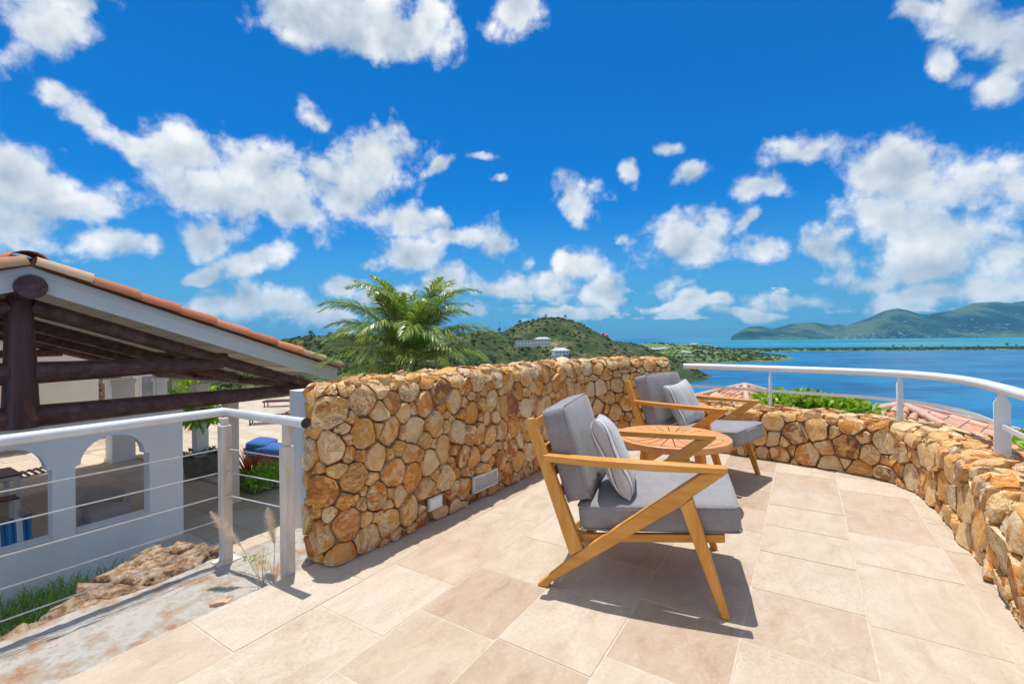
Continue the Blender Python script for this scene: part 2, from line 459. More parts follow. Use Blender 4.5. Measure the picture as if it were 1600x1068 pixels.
def wood_mat(name, a, bcol, ccol_, rough=.42, scale=1.0, axis=0):
    m, t, b = new_mat(name)
    tc = t.node('ShaderNodeTexCoord'); oi = t.node('ShaderNodeObjectInfo'); g = t.node('ShaderNodeNewGeometry')
    rnd = t.math('FRACT', t.math('ADD', oi.outputs['Random'], g.outputs['Random Per Island']))
    st = [28, 28, 28]; st[axis] = 3.0
    v = t.vec('MULTIPLY', tc.outputs['Object'], tuple(x * scale for x in st))
    cb = t.node('ShaderNodeCombineXYZ')
    for i, k in enumerate((41., 17., 73.)): t.put(cb.inputs[i], t.math('MULTIPLY', rnd, k))
    v = t.vec('ADD', v, cb.outputs[0])
    n = t.noise(v, 1.0, 7, .6, .25)
    c = t.ramp(n.outputs['Fac'], [(.27, a), (.48, bcol), (.72, ccol_)])
    k = t.maprange(t.math('FRACT', t.math('MULTIPLY', rnd, 5.77)), 0, 1, .86, 1.1)
    kk = t.node('ShaderNodeCombineXYZ')
    for i in range(3): t.put(kk.inputs[i], k)
    c = t.vec('MULTIPLY', c, kk.outputs[0])
    t.put(b.inputs['Base Color'], c)
    t.put(b.inputs['Roughness'], t.maprange(n.outputs['Fac'], .3, .7, rough + .1, rough - .05))
    b.inputs['Specular IOR Level'].default_value = .4
    bp = t.node('ShaderNodeBump'); bp.inputs['Strength'].default_value = .25; bp.inputs['Distance'].default_value = .003
    t.put(bp.inputs['Height'], n.outputs['Fac']); t.l.new(bp.outputs[0], b.inputs['Normal'])
    return m

def leaf_mat(name, stops, rough=.5, trans=.25):
    m, t, b = new_mat(name)
    oi = t.node('ShaderNodeObjectInfo'); g = t.node('ShaderNodeNewGeometry')
    rnd = t.math('FRACT', t.math('ADD', oi.outputs['Random'], g.outputs['Random Per Island']))
    c = t.ramp(rnd, stops)
    tc = t.node('ShaderNodeTexCoord')
    n = t.noise(tc.outputs['Object'], 1.1, 3, .6)
    c = t.mix(t.maprange(n.outputs['Fac'], .35, .65, 0, .45), c, t.vec('MULTIPLY', c, (1.5, 1.25, .8)))
    t.put(b.inputs['Base Color'], c); b.inputs['Roughness'].default_value = rough
    b.inputs['Specular IOR Level'].default_value = .35
    if trans:
        tr = t.node('ShaderNodeBsdfTranslucent'); t.put(tr.inputs['Color'], t.vec('MULTIPLY', c, (1.5, 1.5, .7)))
        mx = t.node('ShaderNodeMixShader'); mx.inputs[0].default_value = trans
        out = [x for x in t.n if x.type == 'OUTPUT_MATERIAL'][0]
        t.l.new(b.outputs[0], mx.inputs[1]); t.l.new(tr.outputs[0], mx.inputs[2]); t.l.new(mx.outputs[0], out.inputs[0])
    return m

def fabric_mat(name, a, b_, stripes=None):
    m, t, b = new_mat(name)
    tc = t.node('ShaderNodeTexCoord')
    v = tc.outputs['Object']
    n = t.noise(v, 9, 5, .6)
    th1 = t.noise(t.vec('MULTIPLY', v, (60, 420, 420)), 1.0, 3, .7)
    th2 = t.noise(t.vec('MULTIPLY', v, (420, 60, 420)), 1.0, 3, .7)
    th = t.math('ADD', t.math('MULTIPLY', th1.outputs['Fac'], .5), t.math('MULTIPLY', th2.outputs['Fac'], .5))
    c = t.ramp(t.math('ADD', t.math('MULTIPLY', th, .75), t.math('MULTIPLY', n.outputs['Fac'], .25)), [(.36, a), (.64, b_)])
    if stripes:
        sp = t.node('ShaderNodeSeparateXYZ'); t.put(sp.inputs[0], v)
        x = t.math('ADD', t.math('MULTIPLY', sp.outputs[0], stripes[1]), .5)
        for (p0, p1, colr) in stripes[0]:
            f = t.math('MULTIPLY', t.math('GREATER_THAN', x, p0), t.math('LESS_THAN', x, p1))
            c = t.mix(t.math('MULTIPLY', f, .85), c, colr)
    t.put(b.inputs['Base Color'], c); b.inputs['Roughness'].default_value = .92
    b.inputs['Specular IOR Level'].default_value = .15
    b.inputs['Sheen Weight'].default_value = .25
    w = t.noise(t.vec('MULTIPLY', v, (1, 1, 1)), 14, 3, .5)
    h = t.math('ADD', t.math('MULTIPLY', th, .35), t.math('MULTIPLY', w.outputs['Fac'], 1.2))
    bp = t.node('ShaderNodeBump'); bp.inputs['Strength'].default_value = .35; bp.inputs['Distance'].default_value = .006
    t.put(bp.inputs['Height'], h); t.l.new(bp.outputs[0], b.inputs['Normal'])
    return m

STONE = stone_mat('rubble_stone')
MORTAR = simple('grey_mortar', [(.3, (.16, .105, .06)), (.7, (.40, .29, .19))], 25, 6, .9, .6, 90, bdist=.01)
TILE = tile_mat('travertine', [(.32, (0.358, 0.259, 0.177)), (.44, (0.477, 0.372, 0.273)), (.56, (0.556, 0.463, 0.360)), (.70, (0.627, 0.552, 0.458))],
                [(0, (0.548, 0.458, 0.352)), (.2, (0.611, 0.520, 0.421)), (.38, (0.484, 0.372, 0.268)), (.5, (0.563, 0.473, 0.372)), (.66, (0.516, 0.395, 0.284)), (.76, (0.595, 0.508, 0.409)), (.90, (0.406, 0.287, 0.189))])
GROUT = simple('tile_grout', [(.3, (.50, .42, .33)), (.7, (.66, .57, .46))], 18, 5, .9, .3, 120)
PATIO = tile_mat('patio_tile', [(.3, (.44, .34, .23)), (.5, (.57, .46, .33)), (.7, (.66, .55, .42))], [(0, (.58, .47, .34)), (.4, (.50, .39, .27)), (.7, (.63, .53, .40))])
CONC = simple('weathered_concrete', [(.30, (.28, .14, .075)), (.39, (.42, .26, .17)), (.46, (.40, .345, .28)), (.54, (.50, .455, .40)), (.62, (.43, .39, .34)), (.70, (.46, .28, .19))], 7.5, 9, .92, .9, 38, nrough=.68, bdist=.02)
WHITE = simple('white_render', [(.3, (.80, .79, .77)), (.7, (.88, .87, .855))], 2.0, 7, .75, .22, 30)
CREAM = simple('cream_render', [(.3, (.76, .66, .52)), (.7, (.82, .73, .59))], 2.0, 5, .8, .12, 40)
PAINT = simple('white_metal_paint', [(.3, (.76, .76, .75)), (.7, (.84, .84, .83))], 5, 5, .35, .05, 30)
GALV = simple('brushed_aluminium', [(.3, (.55, .55, .55)), (.7, (.70, .70, .69))], 12, 5, .38, .1, 60, metal=.35)
GREYPOST = simple('weathered_post', [(.3, (.50, .43, .36)), (.5, (.66, .59, .52)), (.7, (.76, .71, .65))], 7, 7, .65, .25, 50, stretch=(3, 3, .6))
STEEL = simple('steel_cable', [(.3, (.55, .52, .5)), (.7, (.72, .7, .68))], 30, 3, .4, .1, 200, metal=.4)
TEAK = wood_mat('teak', (0.502, 0.200, 0.030), (0.670, 0.293, 0.054), (0.744, 0.391, 0.102), .40)
TEAK_V = wood_mat('teak_upright', (0.502, 0.200, 0.030), (0.670, 0.293, 0.054), (0.744, 0.391, 0.102), .40, axis=2)
TEAK_T = wood_mat('teak_table', (0.515, 0.212, 0.069), (0.681, 0.313, 0.124), (0.736, 0.396, 0.184), .45)
LOG = wood_mat('dark_log', (.055, .022, .020), (.12, .052, .046), (.21, .11, .10), .42, .25, axis=0)
LOG_V = wood_mat('dark_log_upright', (.055, .022, .020), (.12, .052, .046), (.21, .11, .10), .42, .25, axis=2)
DARKWOOD = wood_mat('dark_table_wood', (.09, .022, .016), (.16, .045, .03), (.22, .07, .05), .4)
TERRA = simple('terracotta', [(.3, (.34, .13, .07)), (.5, (.48, .23, .13)), (.72, (.58, .42, .29))], 12, 7, .8, .35, 60, rand=.18, island=True,
               rands=(.85, [(0, (.52, .14, .055)), (.22, (.46, .25, .13)), (.44, (.40, .29, .17)), (.62, (.58, .19, .08)), (.82, (.50, .34, .21))]))
FABRIC = fabric_mat('grey_outdoor_fabric', (0.184, 0.173, 0.177), (0.368, 0.350, 0.354))
DARK = simple('dark_plastic', [(.3, (.03, .03, .03)), (.7, (.07, .065, .06))], 10, 4, .6, .1, 80)
W_ = (.80, .78, .76); K_ = (.13, .105, .105); S_ = (.46, .44, .43)
PILLOW = fabric_mat('striped_pillow_fabric', (.36, .35, .352), (.58, .565, .565), (
    [(.07, .078, K_), (.082, .108, W_), (.112, .120, K_), (.30, .305, S_), (.35, .357, K_), (.361, .385, W_), (.389, .396, K_),
     (.60, .607, K_), (.611, .636, W_), (.640, .647, K_), (.70, .705, S_), (.88, .887, K_), (.891, .916, W_), (.920, .928, K_)], 2.35))
BLUEPILLOW = fabric_mat('blue_striped_fabric', (.02, .10, .26), (.03, .19, .42), (
    [(.0, .12, (.02, .035, .10)), (.12, .26, (.62, .60, .58)), (.34, .37, (.02, .05, .16)), (.44, .47, (.05, .30, .55)), (.52, .55, (.02, .05, .16)), (.60, .74, (.62, .60, .58)), (.80, .84, (.02, .05, .16)), (.9, .93, (.05, .3, .55))], 2.1))
ARMCHAIR = fabric_mat('taupe_fabric', (.44, .40, .385), (.60, .55, .53))
BLUE = fabric_mat('blue_canvas', (.03, .11, .34), (.06, .19, .50))
PLANTER = simple('planter_grey', [(.3, (.12, .105, .09)), (.7, (.2, .175, .15))], 6, 5, .8, .3, 60)
PALMLEAF = leaf_mat('palm_leaf', [(0, (.085, .17, .055)), (.4, (.14, .25, .06)), (.7, (.23, .33, .075)), (1, (.38, .41, .14))], .34, .34)
RACHIS = simple('palm_rachis', [(.3, (.25, .26, .06)), (.7, (.40, .34, .10))], 10, 4, .5, .1, 40)
TRUNK = simple('palm_trunk', [(.3, (.09, .065, .04)), (.7, (.24, .18, .12))], 14, 6, .9, .8, 40)
BUSHLEAF = leaf_mat('bright_shrub_leaf', [(0, (.13, .27, .025)), (.5, (.26, .43, .04)), (1, (.42, .52, .08))], .45, .3)
FERNLEAF = leaf_mat('fern_leaf', [(0, (.16, .38, .03)), (.5, (.24, .50, .04)), (1, (.36, .56, .08))], .5, .3)
REDLEAF = leaf_mat('red_leaf', [(0, (.26, .04, .03)), (.5, (.42, .10, .06)), (1, (.50, .25, .10))], .45, .25)
GRASSLEAF = leaf_mat('grass_blade', [(0, (.12, .27, .03)), (.5, (.24, .42, .05)), (1, (.42, .48, .13))], .5, .35)
SCRUB = leaf_mat('scrub_leaf', [(0, (.020, .045, .012)), (.35, (.035, .072, .018)), (.65, (.060, .10, .024)), (.88, (.115, .155, .038)), (1, (.18, .15, .07))], .7, .12)
TREELEAF = leaf_mat('tree_leaf', [(0, (.025, .06, .015)), (.6, (.05, .10, .02)), (1, (.09, .14, .03))], .6, .15)
BARK = simple('bark', [(.3, (.07, .05, .035)), (.7, (.16, .12, .09))], 12, 5, .9, .5, 40)
STRAW = simple('straw', [(.3, (.42, .33, .20)), (.7, (.62, .52, .36))], 20, 4, .8, .1, 60)
PLUME = simple('plume', [(.3, (.72, .58, .45)), (.7, (.86, .76, .64))], 20, 4, .9, .1, 60)
ROCK = simple('garden_rock', [(.30, (.045, .030, .022)), (.42, (.19, .105, .055)), (.50, (.33, .20, .10)), (.60, (.46, .37, .29)), (.68, (.10, .065, .045))], 9, 9, .9, 1.0, 26, rand=.2, nrough=.68, bdist=.03)
SOIL = simple('mulch', [(.3, (.06, .035, .02)), (.6, (.16, .10, .06)), (.75, (.26, .18, .11))], 30, 6, .95, .9, 60, bdist=.02)

# ------------------------------------------------------------------ ground plan
GA = R(57.3)
E1 = Vector((math.cos(GA), math.sin(GA)))          # along the tile rows, away from the house side
E2 = Vector((math.sin(GA), -math.cos(GA)))         # across the rows, towards the sea

def catmull(P, step=.05, closed=False):
    P = [Vector(p) for p in P]; out = []
    n = len(P)
    for i in range(n - 1):
        a, b, c, d = P[max(i - 1, 0)], P[i], P[i + 1], P[min(i + 2, n - 1)]
        k = max(1, int((c - b).length / step))
        for j in range(k):
            t = j / k
            out.append(.5 * ((2 * b) + (c - a) * t + (2 * a - 5 * b + 4 * c - d) * t * t + (3 * b - a - 3 * c + d) * t ** 3))
    out.append(P[-1])
    return out

class Path:
    """plan line with arc length; normal is to the right of travel"""
    def __init__(s, pts):
        s.p = [Vector(p) for p in pts]; s.u = [0]
        for a, b in zip(s.p, s.p[1:]): s.u.append(s.u[-1] + (b - a).length)
        s.n = []
        for i in range(len(s.p)):
            d = (s.p[min(i + 1, len(s.p) - 1)] - s.p[max(i - 1, 0)]).normalized()
            s.n.append(Vector((d.y, -d.x)))
        s.L = s.u[-1]
    def at(s, u):
        u = min(max(u, 0), s.L - 1e-6)
        lo, hi = 0, len(s.u) - 1
        while hi - lo > 1:
            m = (lo + hi) // 2
            if s.u[m] <= u: lo = m
            else: hi = m
        k = (u - s.u[lo]) / max(1e-9, s.u[hi] - s.u[lo])
        return s.p[lo].lerp(s.p[hi], k), s.n[lo].lerp(s.n[hi], k).normalized()

def arc(c, r, a0, a1, n=6):
    return [Vector((c[0] + r * math.cos(R(a0 + (a1 - a0) * i / n)), c[1] + r * math.sin(R(a0 + (a1 - a0) * i / n)))) for i in range(n + 1)]

HW_H = .955                                         # high wall, core
e = Vector((.562, .827)); nn = Vector((.827, -.562))
P0 = Vector((-.955, 2.405)); TH = .27
def hw(t, w=0): return P0 + e * t - nn * w
bez = []
a_, b_, c_ = hw(2.85), Vector((.85, 5.035)), Vector((1.74, 5.05))
for i in range(13):
    t = i / 12
    bez.append(a_ * (1 - t) ** 2 + b_ * 2 * t * (1 - t) + c_ * t * t)
rad = .07
c1 = hw(rad, TH - rad); c2 = hw(rad, rad)
angb = math.degrees(math.atan2(-nn.y, -nn.x)); ange = math.degrees(math.atan2(-e.y, -e.x)); angf = math.degrees(math.atan2(nn.y, nn.x))
if ange < angb: pass
def arc_between(c, r, v0, v1, n=5):
    out = []
    for i in range(n + 1):
        v = (v0.lerp(v1, i / n)).normalized(); out.append(Vector(c) + v * r)
    return out
front = [hw(.07)] + [hw(.07 + (2.85 - .07) * i / 30) for i in range(1, 30)] + bez
fn = Path(front)
back = [fn.p[i] - fn.n[i] * TH for i in range(len(front))]
far_cap = [fn.p[-1] - fn.n[-1] * TH * k for k in (.25, .5, .75)]
near = arc_between(c1, rad, -nn, -e) + arc_between(c2, rad, -e, nn)
hw_loop = back[::-1] + near + front[1:] + far_cap + [back[-1]]
HWP = Path(hw_loop)
u_front0 = HWP.u[len(back)]                          # where the near end cap begins
u_front1 = HWP.u[len(back) + len(near) + len(front) - 2]
HWF = Path(front)

low_inner = catmull([(1.72, 5.06), (2.12, 4.75), (2.50, 4.40), (2.83, 4.07), (3.03, 3.82), (3.075, 3.58), (2.995, 3.28), (2.80, 2.93), (2.53, 2.52), (2.28, 2.14), (2.06, 1.80), (1.70, 1.24), (1.25, .54), (.90, -.02), (.35, -.9), (-.2, -1.75)], .06)
LWP = Path(low_inner)
LW_H = .455; LT = .40

# ------------------------------------------------------------------ rubble stones
def clip_half(poly, p, n):
    out = []
    k = len(poly)
    for i in range(k):
        a, b = poly[i], poly[(i + 1) % k]
        da = (a[0] - p[0]) * n[0] + (a[1] - p[1]) * n[1]
        db = (b[0] - p[0]) * n[0] + (b[1] - p[1]) * n[1]
        if da <= 0: out.append(a)
        if da * db < 0:
            t = da / (da - db); out.append((a[0] + (b[0] - a[0]) * t, a[1] + (b[1] - a[1]) * t))
    return out

def cells(u0, u1, v0, v1, size, seed, stretch=1.0, var=.55):
    """irregular packed cells: darts of different radii, weighted cell walls"""
    r = random.Random(seed); pts = []
    area = (u1 - u0) * (v1 - v0)
    radii = sorted([size * (.5 + var * (r.random() ** 1.6)) for _ in range(int(area / (size * size) * 2.6))], reverse=True)
    for q in radii:
        for _ in range(14):
            p = (r.uniform(u0 - size * .2, u1 + size * .2), r.uniform(v0, v1))
            if all((p[0] - o[0]) ** 2 + ((p[1] - o[1]) * stretch) ** 2 > ((q + o[2]) * .80) ** 2 for o in pts if abs(p[0] - o[0]) < 2.4 * size):
                pts.append((p[0], p[1], q)); break
    out = []
    for i, p in enumerate(pts):
        poly = [(u0, v0), (u1, v0), (u1, v1), (u0, v1)]
        nb = sorted((o for j, o in enumerate(pts) if j != i and abs(o[0] - p[0]) < 4 * size and abs(o[1] - p[1]) < 4 * size), key=lambda o: (o[0] - p[0]) ** 2 + (o[1] - p[1]) ** 2)[:22]
        for o in nb:
            d = math.hypot(o[0] - p[0], o[1] - p[1])
            if d < 1e-5: continue
            k = .5 + .5 * (p[2] ** 2 - o[2] ** 2) / (d * d) * .8
            k = min(max(k, .2), .8)
            n = ((o[0] - p[0]) / d, (o[1] - p[1]) / d)
            poly = clip_half(poly, (p[0] + n[0] * d * k, p[1] + n[1] * d * k), n)
            if len(poly) < 3: break
        if len(poly) >= 3: out.append(poly)
    return out

def rounded(poly, n=14, gap=.006, r=None):
    cx = sum(p[0] for p in poly) / len(poly); cy = sum(p[1] for p in poly) / len(poly)
    def chaikin(q):
        o = []
        for i in range(len(q)):
            a, b = q[i], q[(i + 1) % len(q)]
            o += [(a[0] * .89 + b[0] * .11, a[1] * .89 + b[1] * .11), (a[0] * .11 + b[0] * .89, a[1] * .11 + b[1] * .89)]
        return o
    q = chaikin(chaikin(poly))
    seg = [math.hypot(q[(i + 1) % len(q)][0] - q[i][0], q[(i + 1) % len(q)][1] - q[i][1]) for i in range(len(q))]
    tot = sum(seg); out = []; i = 0; acc = 0
    for k in range(n):
        target = tot * k / n
        while acc + seg[i] < target: acc += seg[i]; i += 1
        t = (target - acc) / max(seg[i], 1e-9); a, b = q[i], q[(i + 1) % len(q)]
        p = (a[0] + (b[0] - a[0]) * t, a[1] + (b[1] - a[1]) * t)
        d = math.hypot(p[0] - cx, p[1] - cy)
        s = max(.3, (d - gap) / max(d, 1e-6)) * (1 + (r.uniform(-.055, .03) if r else 0))
        out.append((cx + (p[0] - cx) * s, cy + (p[1] - cy) * s))
    return out, (cx, cy), tot

def stone_mb(mb, poly, place, r, h=.03, gap=.006, n=14):
    out, c, per = rounded(poly, n, gap * r.uniform(.5, 2.4), r)
    h = h * r.uniform(.5, 1.25)
    tilt = (r.uniform(-.24, .24), r.uniform(-.24, .24)); fold = r.uniform(0, 6.28); fk = r.uniform(-.22, .12)
    rings = [(1.0, -.02), (1.0, h * .55), (.93, h * .95), (.66, h * 1.0)]
    P = []
    for k, (s, z) in enumerate(rings):
        for (x, y) in out:
            px, py = c[0] + (x - c[0]) * s, c[1] + (y - c[1]) * s
            zz = z
            if k >= 2: zz += (px - c[0]) * tilt[0] + (py - c[1]) * tilt[1] + r.uniform(-.005, .005) + fk * abs((px - c[0]) * math.cos(fold) + (py - c[1]) * math.sin(fold))
            P.append(place(px, py, zz))
    P.append(place(c[0], c[1], h * 1.03 + r.uniform(-.003, .004)))
    F = []
    for k in range(3):
        for j in range(n):
            j2 = (j + 1) % n
            F.append((k * n + j, k * n + j2, (k + 1) * n + j2, (k + 1) * n + j))
    for j in range(n): F.append((3 * n + j, 3 * n + (j + 1) % n, 4 * n))
    mb.add(P, F)

def area(poly):
    return abs(sum(poly[i][0] * poly[(i + 1) % len(poly)][1] - poly[(i + 1) % len(poly)][0] * poly[i][1] for i in range(len(poly)))) / 2

def lay_stones(parent, polys, place, seed, parts, rest, h=.03, gap=.006):
    """parts: test(poly centre) -> own object; the others are joined into rest"""
    r = random.Random(seed)
    for p in polys:
        if area(p) < .0006: continue
        c = (sum(q[0] for q in p) / len(p), sum(q[1] for q in p) / len(p))
        if parts is not None and parts(c):
            mb = MB(); stone_mb(mb, p, place, r, h, gap)
            obj('stone', mb, STONE, parent, sharp=R(28), world=True)
        else:
            stone_mb(rest, p, place, r, h, gap)

# --- high wall
high = thing('stone_wall', 'chest-high rubble stone wall in tan and rust behind the chairs', 'wall', (P0.x, P0.y, 0))
core = MB()
N_ = len(hw_loop) - 1
ins = [HWP.p[i] - HWP.n[i] * .012 for i in range(N_)]
V_ = [(p.x, p.y, -.6) for p in ins] + [(p.x, p.y, HW_H - .008) for p in ins]
core.add(V_, [(i, (i + 1) % N_, N_ + (i + 1) % N_, N_ + i) for i in range(N_)])
nf = len(front); fi = [HWF.p[i] - HWF.n[i] * .0 for i in range(nf)]
# top of the core as a strip between front and back
top_f = [fn.p[i] - fn.n[i] * .012 for i in range(nf)]; top_b = [fn.p[i] - fn.n[i] * (TH - .012) for i in range(nf)]
core.add([(p.x, p.y, HW_H - .006) for p in top_f] + [(p.x, p.y, HW_H - .006) for p in top_b], [(i, i + 1, nf + i + 1, nf + i) for i in range(nf - 1)])
obj('mortar_core', core, MORTAR, high, world=True)
def place_face(path, top, zoff=0.0, rnd=.035):
    def f(u, v, h):
        p, n = path.at(u)
        k = max(0.0, (v - (top - .06)) / .06)
        hh = h - rnd * k * k
        return (p.x + n.x * hh, p.y + n.y * hh, v + zoff)
    return f
polys = cells(0, HWP.L, 0.0, HW_H + .012, .050, 11, .82, 1.35)
rest = MB()
# leave the two metal covers set into the wall clear of stones
VENT_U = (u_front0 + 1.40, u_front0 + 1.70); PLATE_U = (0, 0)
u_line = HWP.u[len(back) + len(near) - 1]            # arc length at hw(.07)
def uu(t): return u_line + (t - .07)
holes = [(uu(1.125) , uu(1.435), .07, .19), (uu(.675), uu(.81), .078, .172)]
def carve(polys):
    out = []
    for p in polys:
        for (a, b, c, d) in holes:
            cx = sum(q[0] for q in p) / len(p); cy = sum(q[1] for q in p) / len(p)
            if max(q[0] for q in p) > a and min(q[0] for q in p) < b and max(q[1] for q in p) > c and min(q[1] for q in p) < d:
                hx, hy = (a + b) / 2, (c + d) / 2
                best = max([((a, cy), (1, 0), a - cx), ((b, cy), (-1, 0), cx - b), ((cx, c), (0, 1), c - cy), ((cx, d), (0, -1), cy - d)], key=lambda z: z[2])
                p = clip_half(p, best[0], best[1])
                if len(p) < 3: break
        if len(p) >= 3: out.append(p)
    return out
polys = carve(polys)
vis = [p for p in polys if u_front0 - .02 < sum(q[0] for q in p) / len(p) < u_front1 + .26]
vis_big = set(id(p) for p in sorted(vis, key=lambda p: area(p) / (HWP.at(p[0][0])[0].length) ** 2, reverse=True)[:299])
lay_stones(high, [p for p in polys if id(p) in vis_big], place_face(HWP, HW_H), 3, lambda c: True, rest, .030, .0022)
lay_stones(high, [p for p in polys if id(p) not in vis_big], place_face(HWP, HW_H), 4, None, rest, .030, .0022)
tops = cells(0, HWF.L + .0, -.005, TH + .005, .085, 21, 1.3)
rt_ = random.Random(5)
def place_top(u, w, h):
    p, n = HWF.at(u); p = p - n * w
    k = max(0, (.05 - min(w, TH - w)) / .05)
    bump_ = mn.noise(Vector((u * 3.1, w * 2, 1.7))) * .012
    return (p.x, p.y, HW_H - .004 + h - .018 * k * k + bump_)
lay_stones(high, tops, place_top, 6, None, rest, .028, .005)
obj('stone_fill', rest, STONE, high, sharp=R(28), world=True, kind='stuff')

# vent and blank cover set in the wall
def wall_frame(t):
    p = hw(t); return p
def on_wall(t, out, z): 
    p = hw(t) + nn * out
    return Vector((p.x, p.y, z))
VLAB = 'white louvred vent cover set low in the stone wall'
vent = thing('vent_cover', VLAB, 'vent', tuple(on_wall(1.28, .03, .07)))
rotw = Matrix((Vector((e.x, e.y, 0)), Vector((nn.x, nn.y, 0)), Vector((0, 0, 1)))).transposed()
VG = simple('vent_paint', [(.3, (.62, .60, .57)), (.7, (.74, .72, .69))], 8, 4, .5, .1, 60)
f_ = MB()
for z in (.077, .183): f_.box(on_wall(1.28, .026, z), (.30, .024, .014), rotw)
for t in (1.137, 1.423): f_.box(on_wall(t, .026, .13), (.014, .024, .092), rotw)
obj('frame', f_, VG, vent, bevel=.002, world=True)
b_ = MB(); b_.box(on_wall(1.28, .008, .13), (.28, .006, .10), rotw); obj('backing', b_, DARK, vent, world=True)
for i in range(5):
    m_ = MB(); m_.box(on_wall(1.28, .022, .095 + i * .0175), (.272, .016, .009), rotw @ Matrix.Rotation(R(-28), 3, 'X'))
    obj('louvre', m_, VG, vent, world=True)
pl = MB(); pl.box(on_wall(.742, .022, .125), (.125, .022, .084), rotw)
plate = thing('socket_cover', 'small blank white outlet cover low on the stone wall near its end', 'outlet cover', tuple(on_wall(.742, .02, .08)))
obj('cover', pl, VG, plate, bevel=.004, world=True)
pl2 = MB(); pl2.box(on_wall(.742, .0345, .125), (.10, .004, .062), rotw); obj('flap', pl2, PAINT, plate, bevel=.0015, world=True)

# --- low curved wall
low = thing('low_stone_wall', 'knee-high curved rubble wall carrying the white rail on the sea side', 'wall', (3.05, 3.6, 0))
core = MB(); k_ = len(low_inner)
o_ = [LWP.p[i] - LWP.n[i] * LT for i in range(k_)]; i_ = [LWP.p[i] - LWP.n[i] * .012 for i in range(k_)]
core.add([(p.x, p.y, -.6) for p in i_] + [(p.x, p.y, LW_H) for p in i_] + [(p.x, p.y, LW_H) for p in o_] + [(p.x, p.y, -4.5) for p in o_],
         [(j * k_ + i, j * k_ + i + 1, (j + 1) * k_ + i + 1, (j + 1) * k_ + i) for j in range(3) for i in range(k_ - 1)] + [(0, k_, 2 * k_, 3 * k_), (k_ - 1, 2 * k_ - 1, 3 * k_ - 1, 4 * k_ - 1)])
obj('mortar_core', core, MORTAR, low, world=True)
rest = MB()
polys = cells(0, LWP.L, 0.0, LW_H + .012, .064, 31, .84, 1.25)
lay_stones(low, polys, place_face(LWP, LW_H, 0, .03), 8, lambda c: c[0] < 5.1, rest, .032, .0025)
tops = cells(0, LWP.L, -.008, LT + .02, .095, 41, 1.35)
def place_top2(u, w, h):
    p, n = LWP.at(u); p = p - n * w
    k = max(0, (.05 - min(w, LT - w)) / .05)
    return (p.x, p.y, LW_H + .002 + h - .02 * k * k + mn.noise(Vector((u * 3.1, w * 2, 4.7))) * .014)
lay_stones(low, tops, place_top2, 9, lambda c: c[0] < 5.1, rest, .030, .006)
# outer face, rough
def place_out(u, v, h):
    p, n = LWP.at(u); p = p - n * (LT + h)
    return (p.x, p.y, v)
lay_stones(low, cells(0, LWP.L, -1.6, LW_H, .26, 43, .92), place_out, 10, None, rest, .035, .008)
obj('stone_fill', rest, STONE, low, sharp=R(28), world=True, kind='stuff')

# ------------------------------------------------------------------ terrace floor
floor = tag(thing('terrace_floor', None, None), kind='structure')
def gp(a, b): return E1 * a + E2 * b
outline = []
for u in np.linspace(.0, HWF.L, 14):
    p, n = HWF.at(float(u)); outline.append((p.x - n.x * .12, p.y - n.y * .12))
for u in np.linspace(.25, LWP.L, 26):
    p, n = LWP.at(float(u)); outline.append((p.x - n.x * .12, p.y - n.y * .12))
pb = gp(-5.5, 1.3); pc = gp(-5.5, -2.235); pd = gp(1.45, -2.235); pe = gp(1.55, -2.10)
outline += [tuple(pb), tuple(pc), tuple(pd)]
hull_src = [Vector(p) for p in outline]
def hull(P):
    P = sorted(set((round(p[0], 4), round(p[1], 4)) for p in P))
    def half(Q):
        h = []
        for p in Q:
            while len(h) > 1 and (h[-1][0] - h[-2][0]) * (p[1] - h[-2][1]) - (h[-1][1] - h[-2][1]) * (p[0] - h[-2][0]) <= 0: h.pop()
            h.append(p)
        return h
    a, b = half(P), half(P[::-1]); return a[:-1] + b[:-1]
OUT = hull(outline)                                  # counter-clockwise
slab = MB()
slab.prism([(x, y, -.0018) for x, y in OUT], (0, 0, -.5))
obj('grout_bed', slab, GROUT, floor)
rows = [-2.235, -1.865, -1.448, -1.05, -.645, -.225, .215, .64, 1.06, 1.48, 1.9, 2.32]
rt = random.Random(12)
for k in range(len(rows) - 1):
    a = -5.4 + rt.uniform(0, .4)
    if k == 2: a = 1.48 - .44 * 15                     # the row with the darker slab near the wall end
    while a < 6.4:
        L_ = .44 if k == 2 else rt.choice((.42, .45, .45, .62))
        g = .0034
        poly = [gp(a + g, rows[k] + g), gp(a + L_ - g, rows[k] + g), gp(a + L_ - g, rows[k + 1] - g), gp(a + g, rows[k + 1] - g)]
        poly = [tuple(p) for p in poly]
        for i in range(len(OUT)):
            p, q = OUT[i], OUT[(i + 1) % len(OUT)]
            n = (q[1] - p[1], -(q[0] - p[0]))
            poly = clip_half(poly, p, n)
            if len(poly) < 3: break
        a += L_
        if len(poly) < 3 or area(poly) < .002: continue
        z = rt.uniform(-.0012, .0012)
        m_ = MB(); m_.prism([(x, y, -.03 + z) for x, y in poly], (0, 0, .03))
        obj('tile', m_, TILE, floor, bevel=.0015)
base = MB(); base.prism([(x * .995, y * .995, -.52) for x, y in OUT], (0, 0, -4.2))
tag(obj('terrace_base', base, CONC), kind='structure')

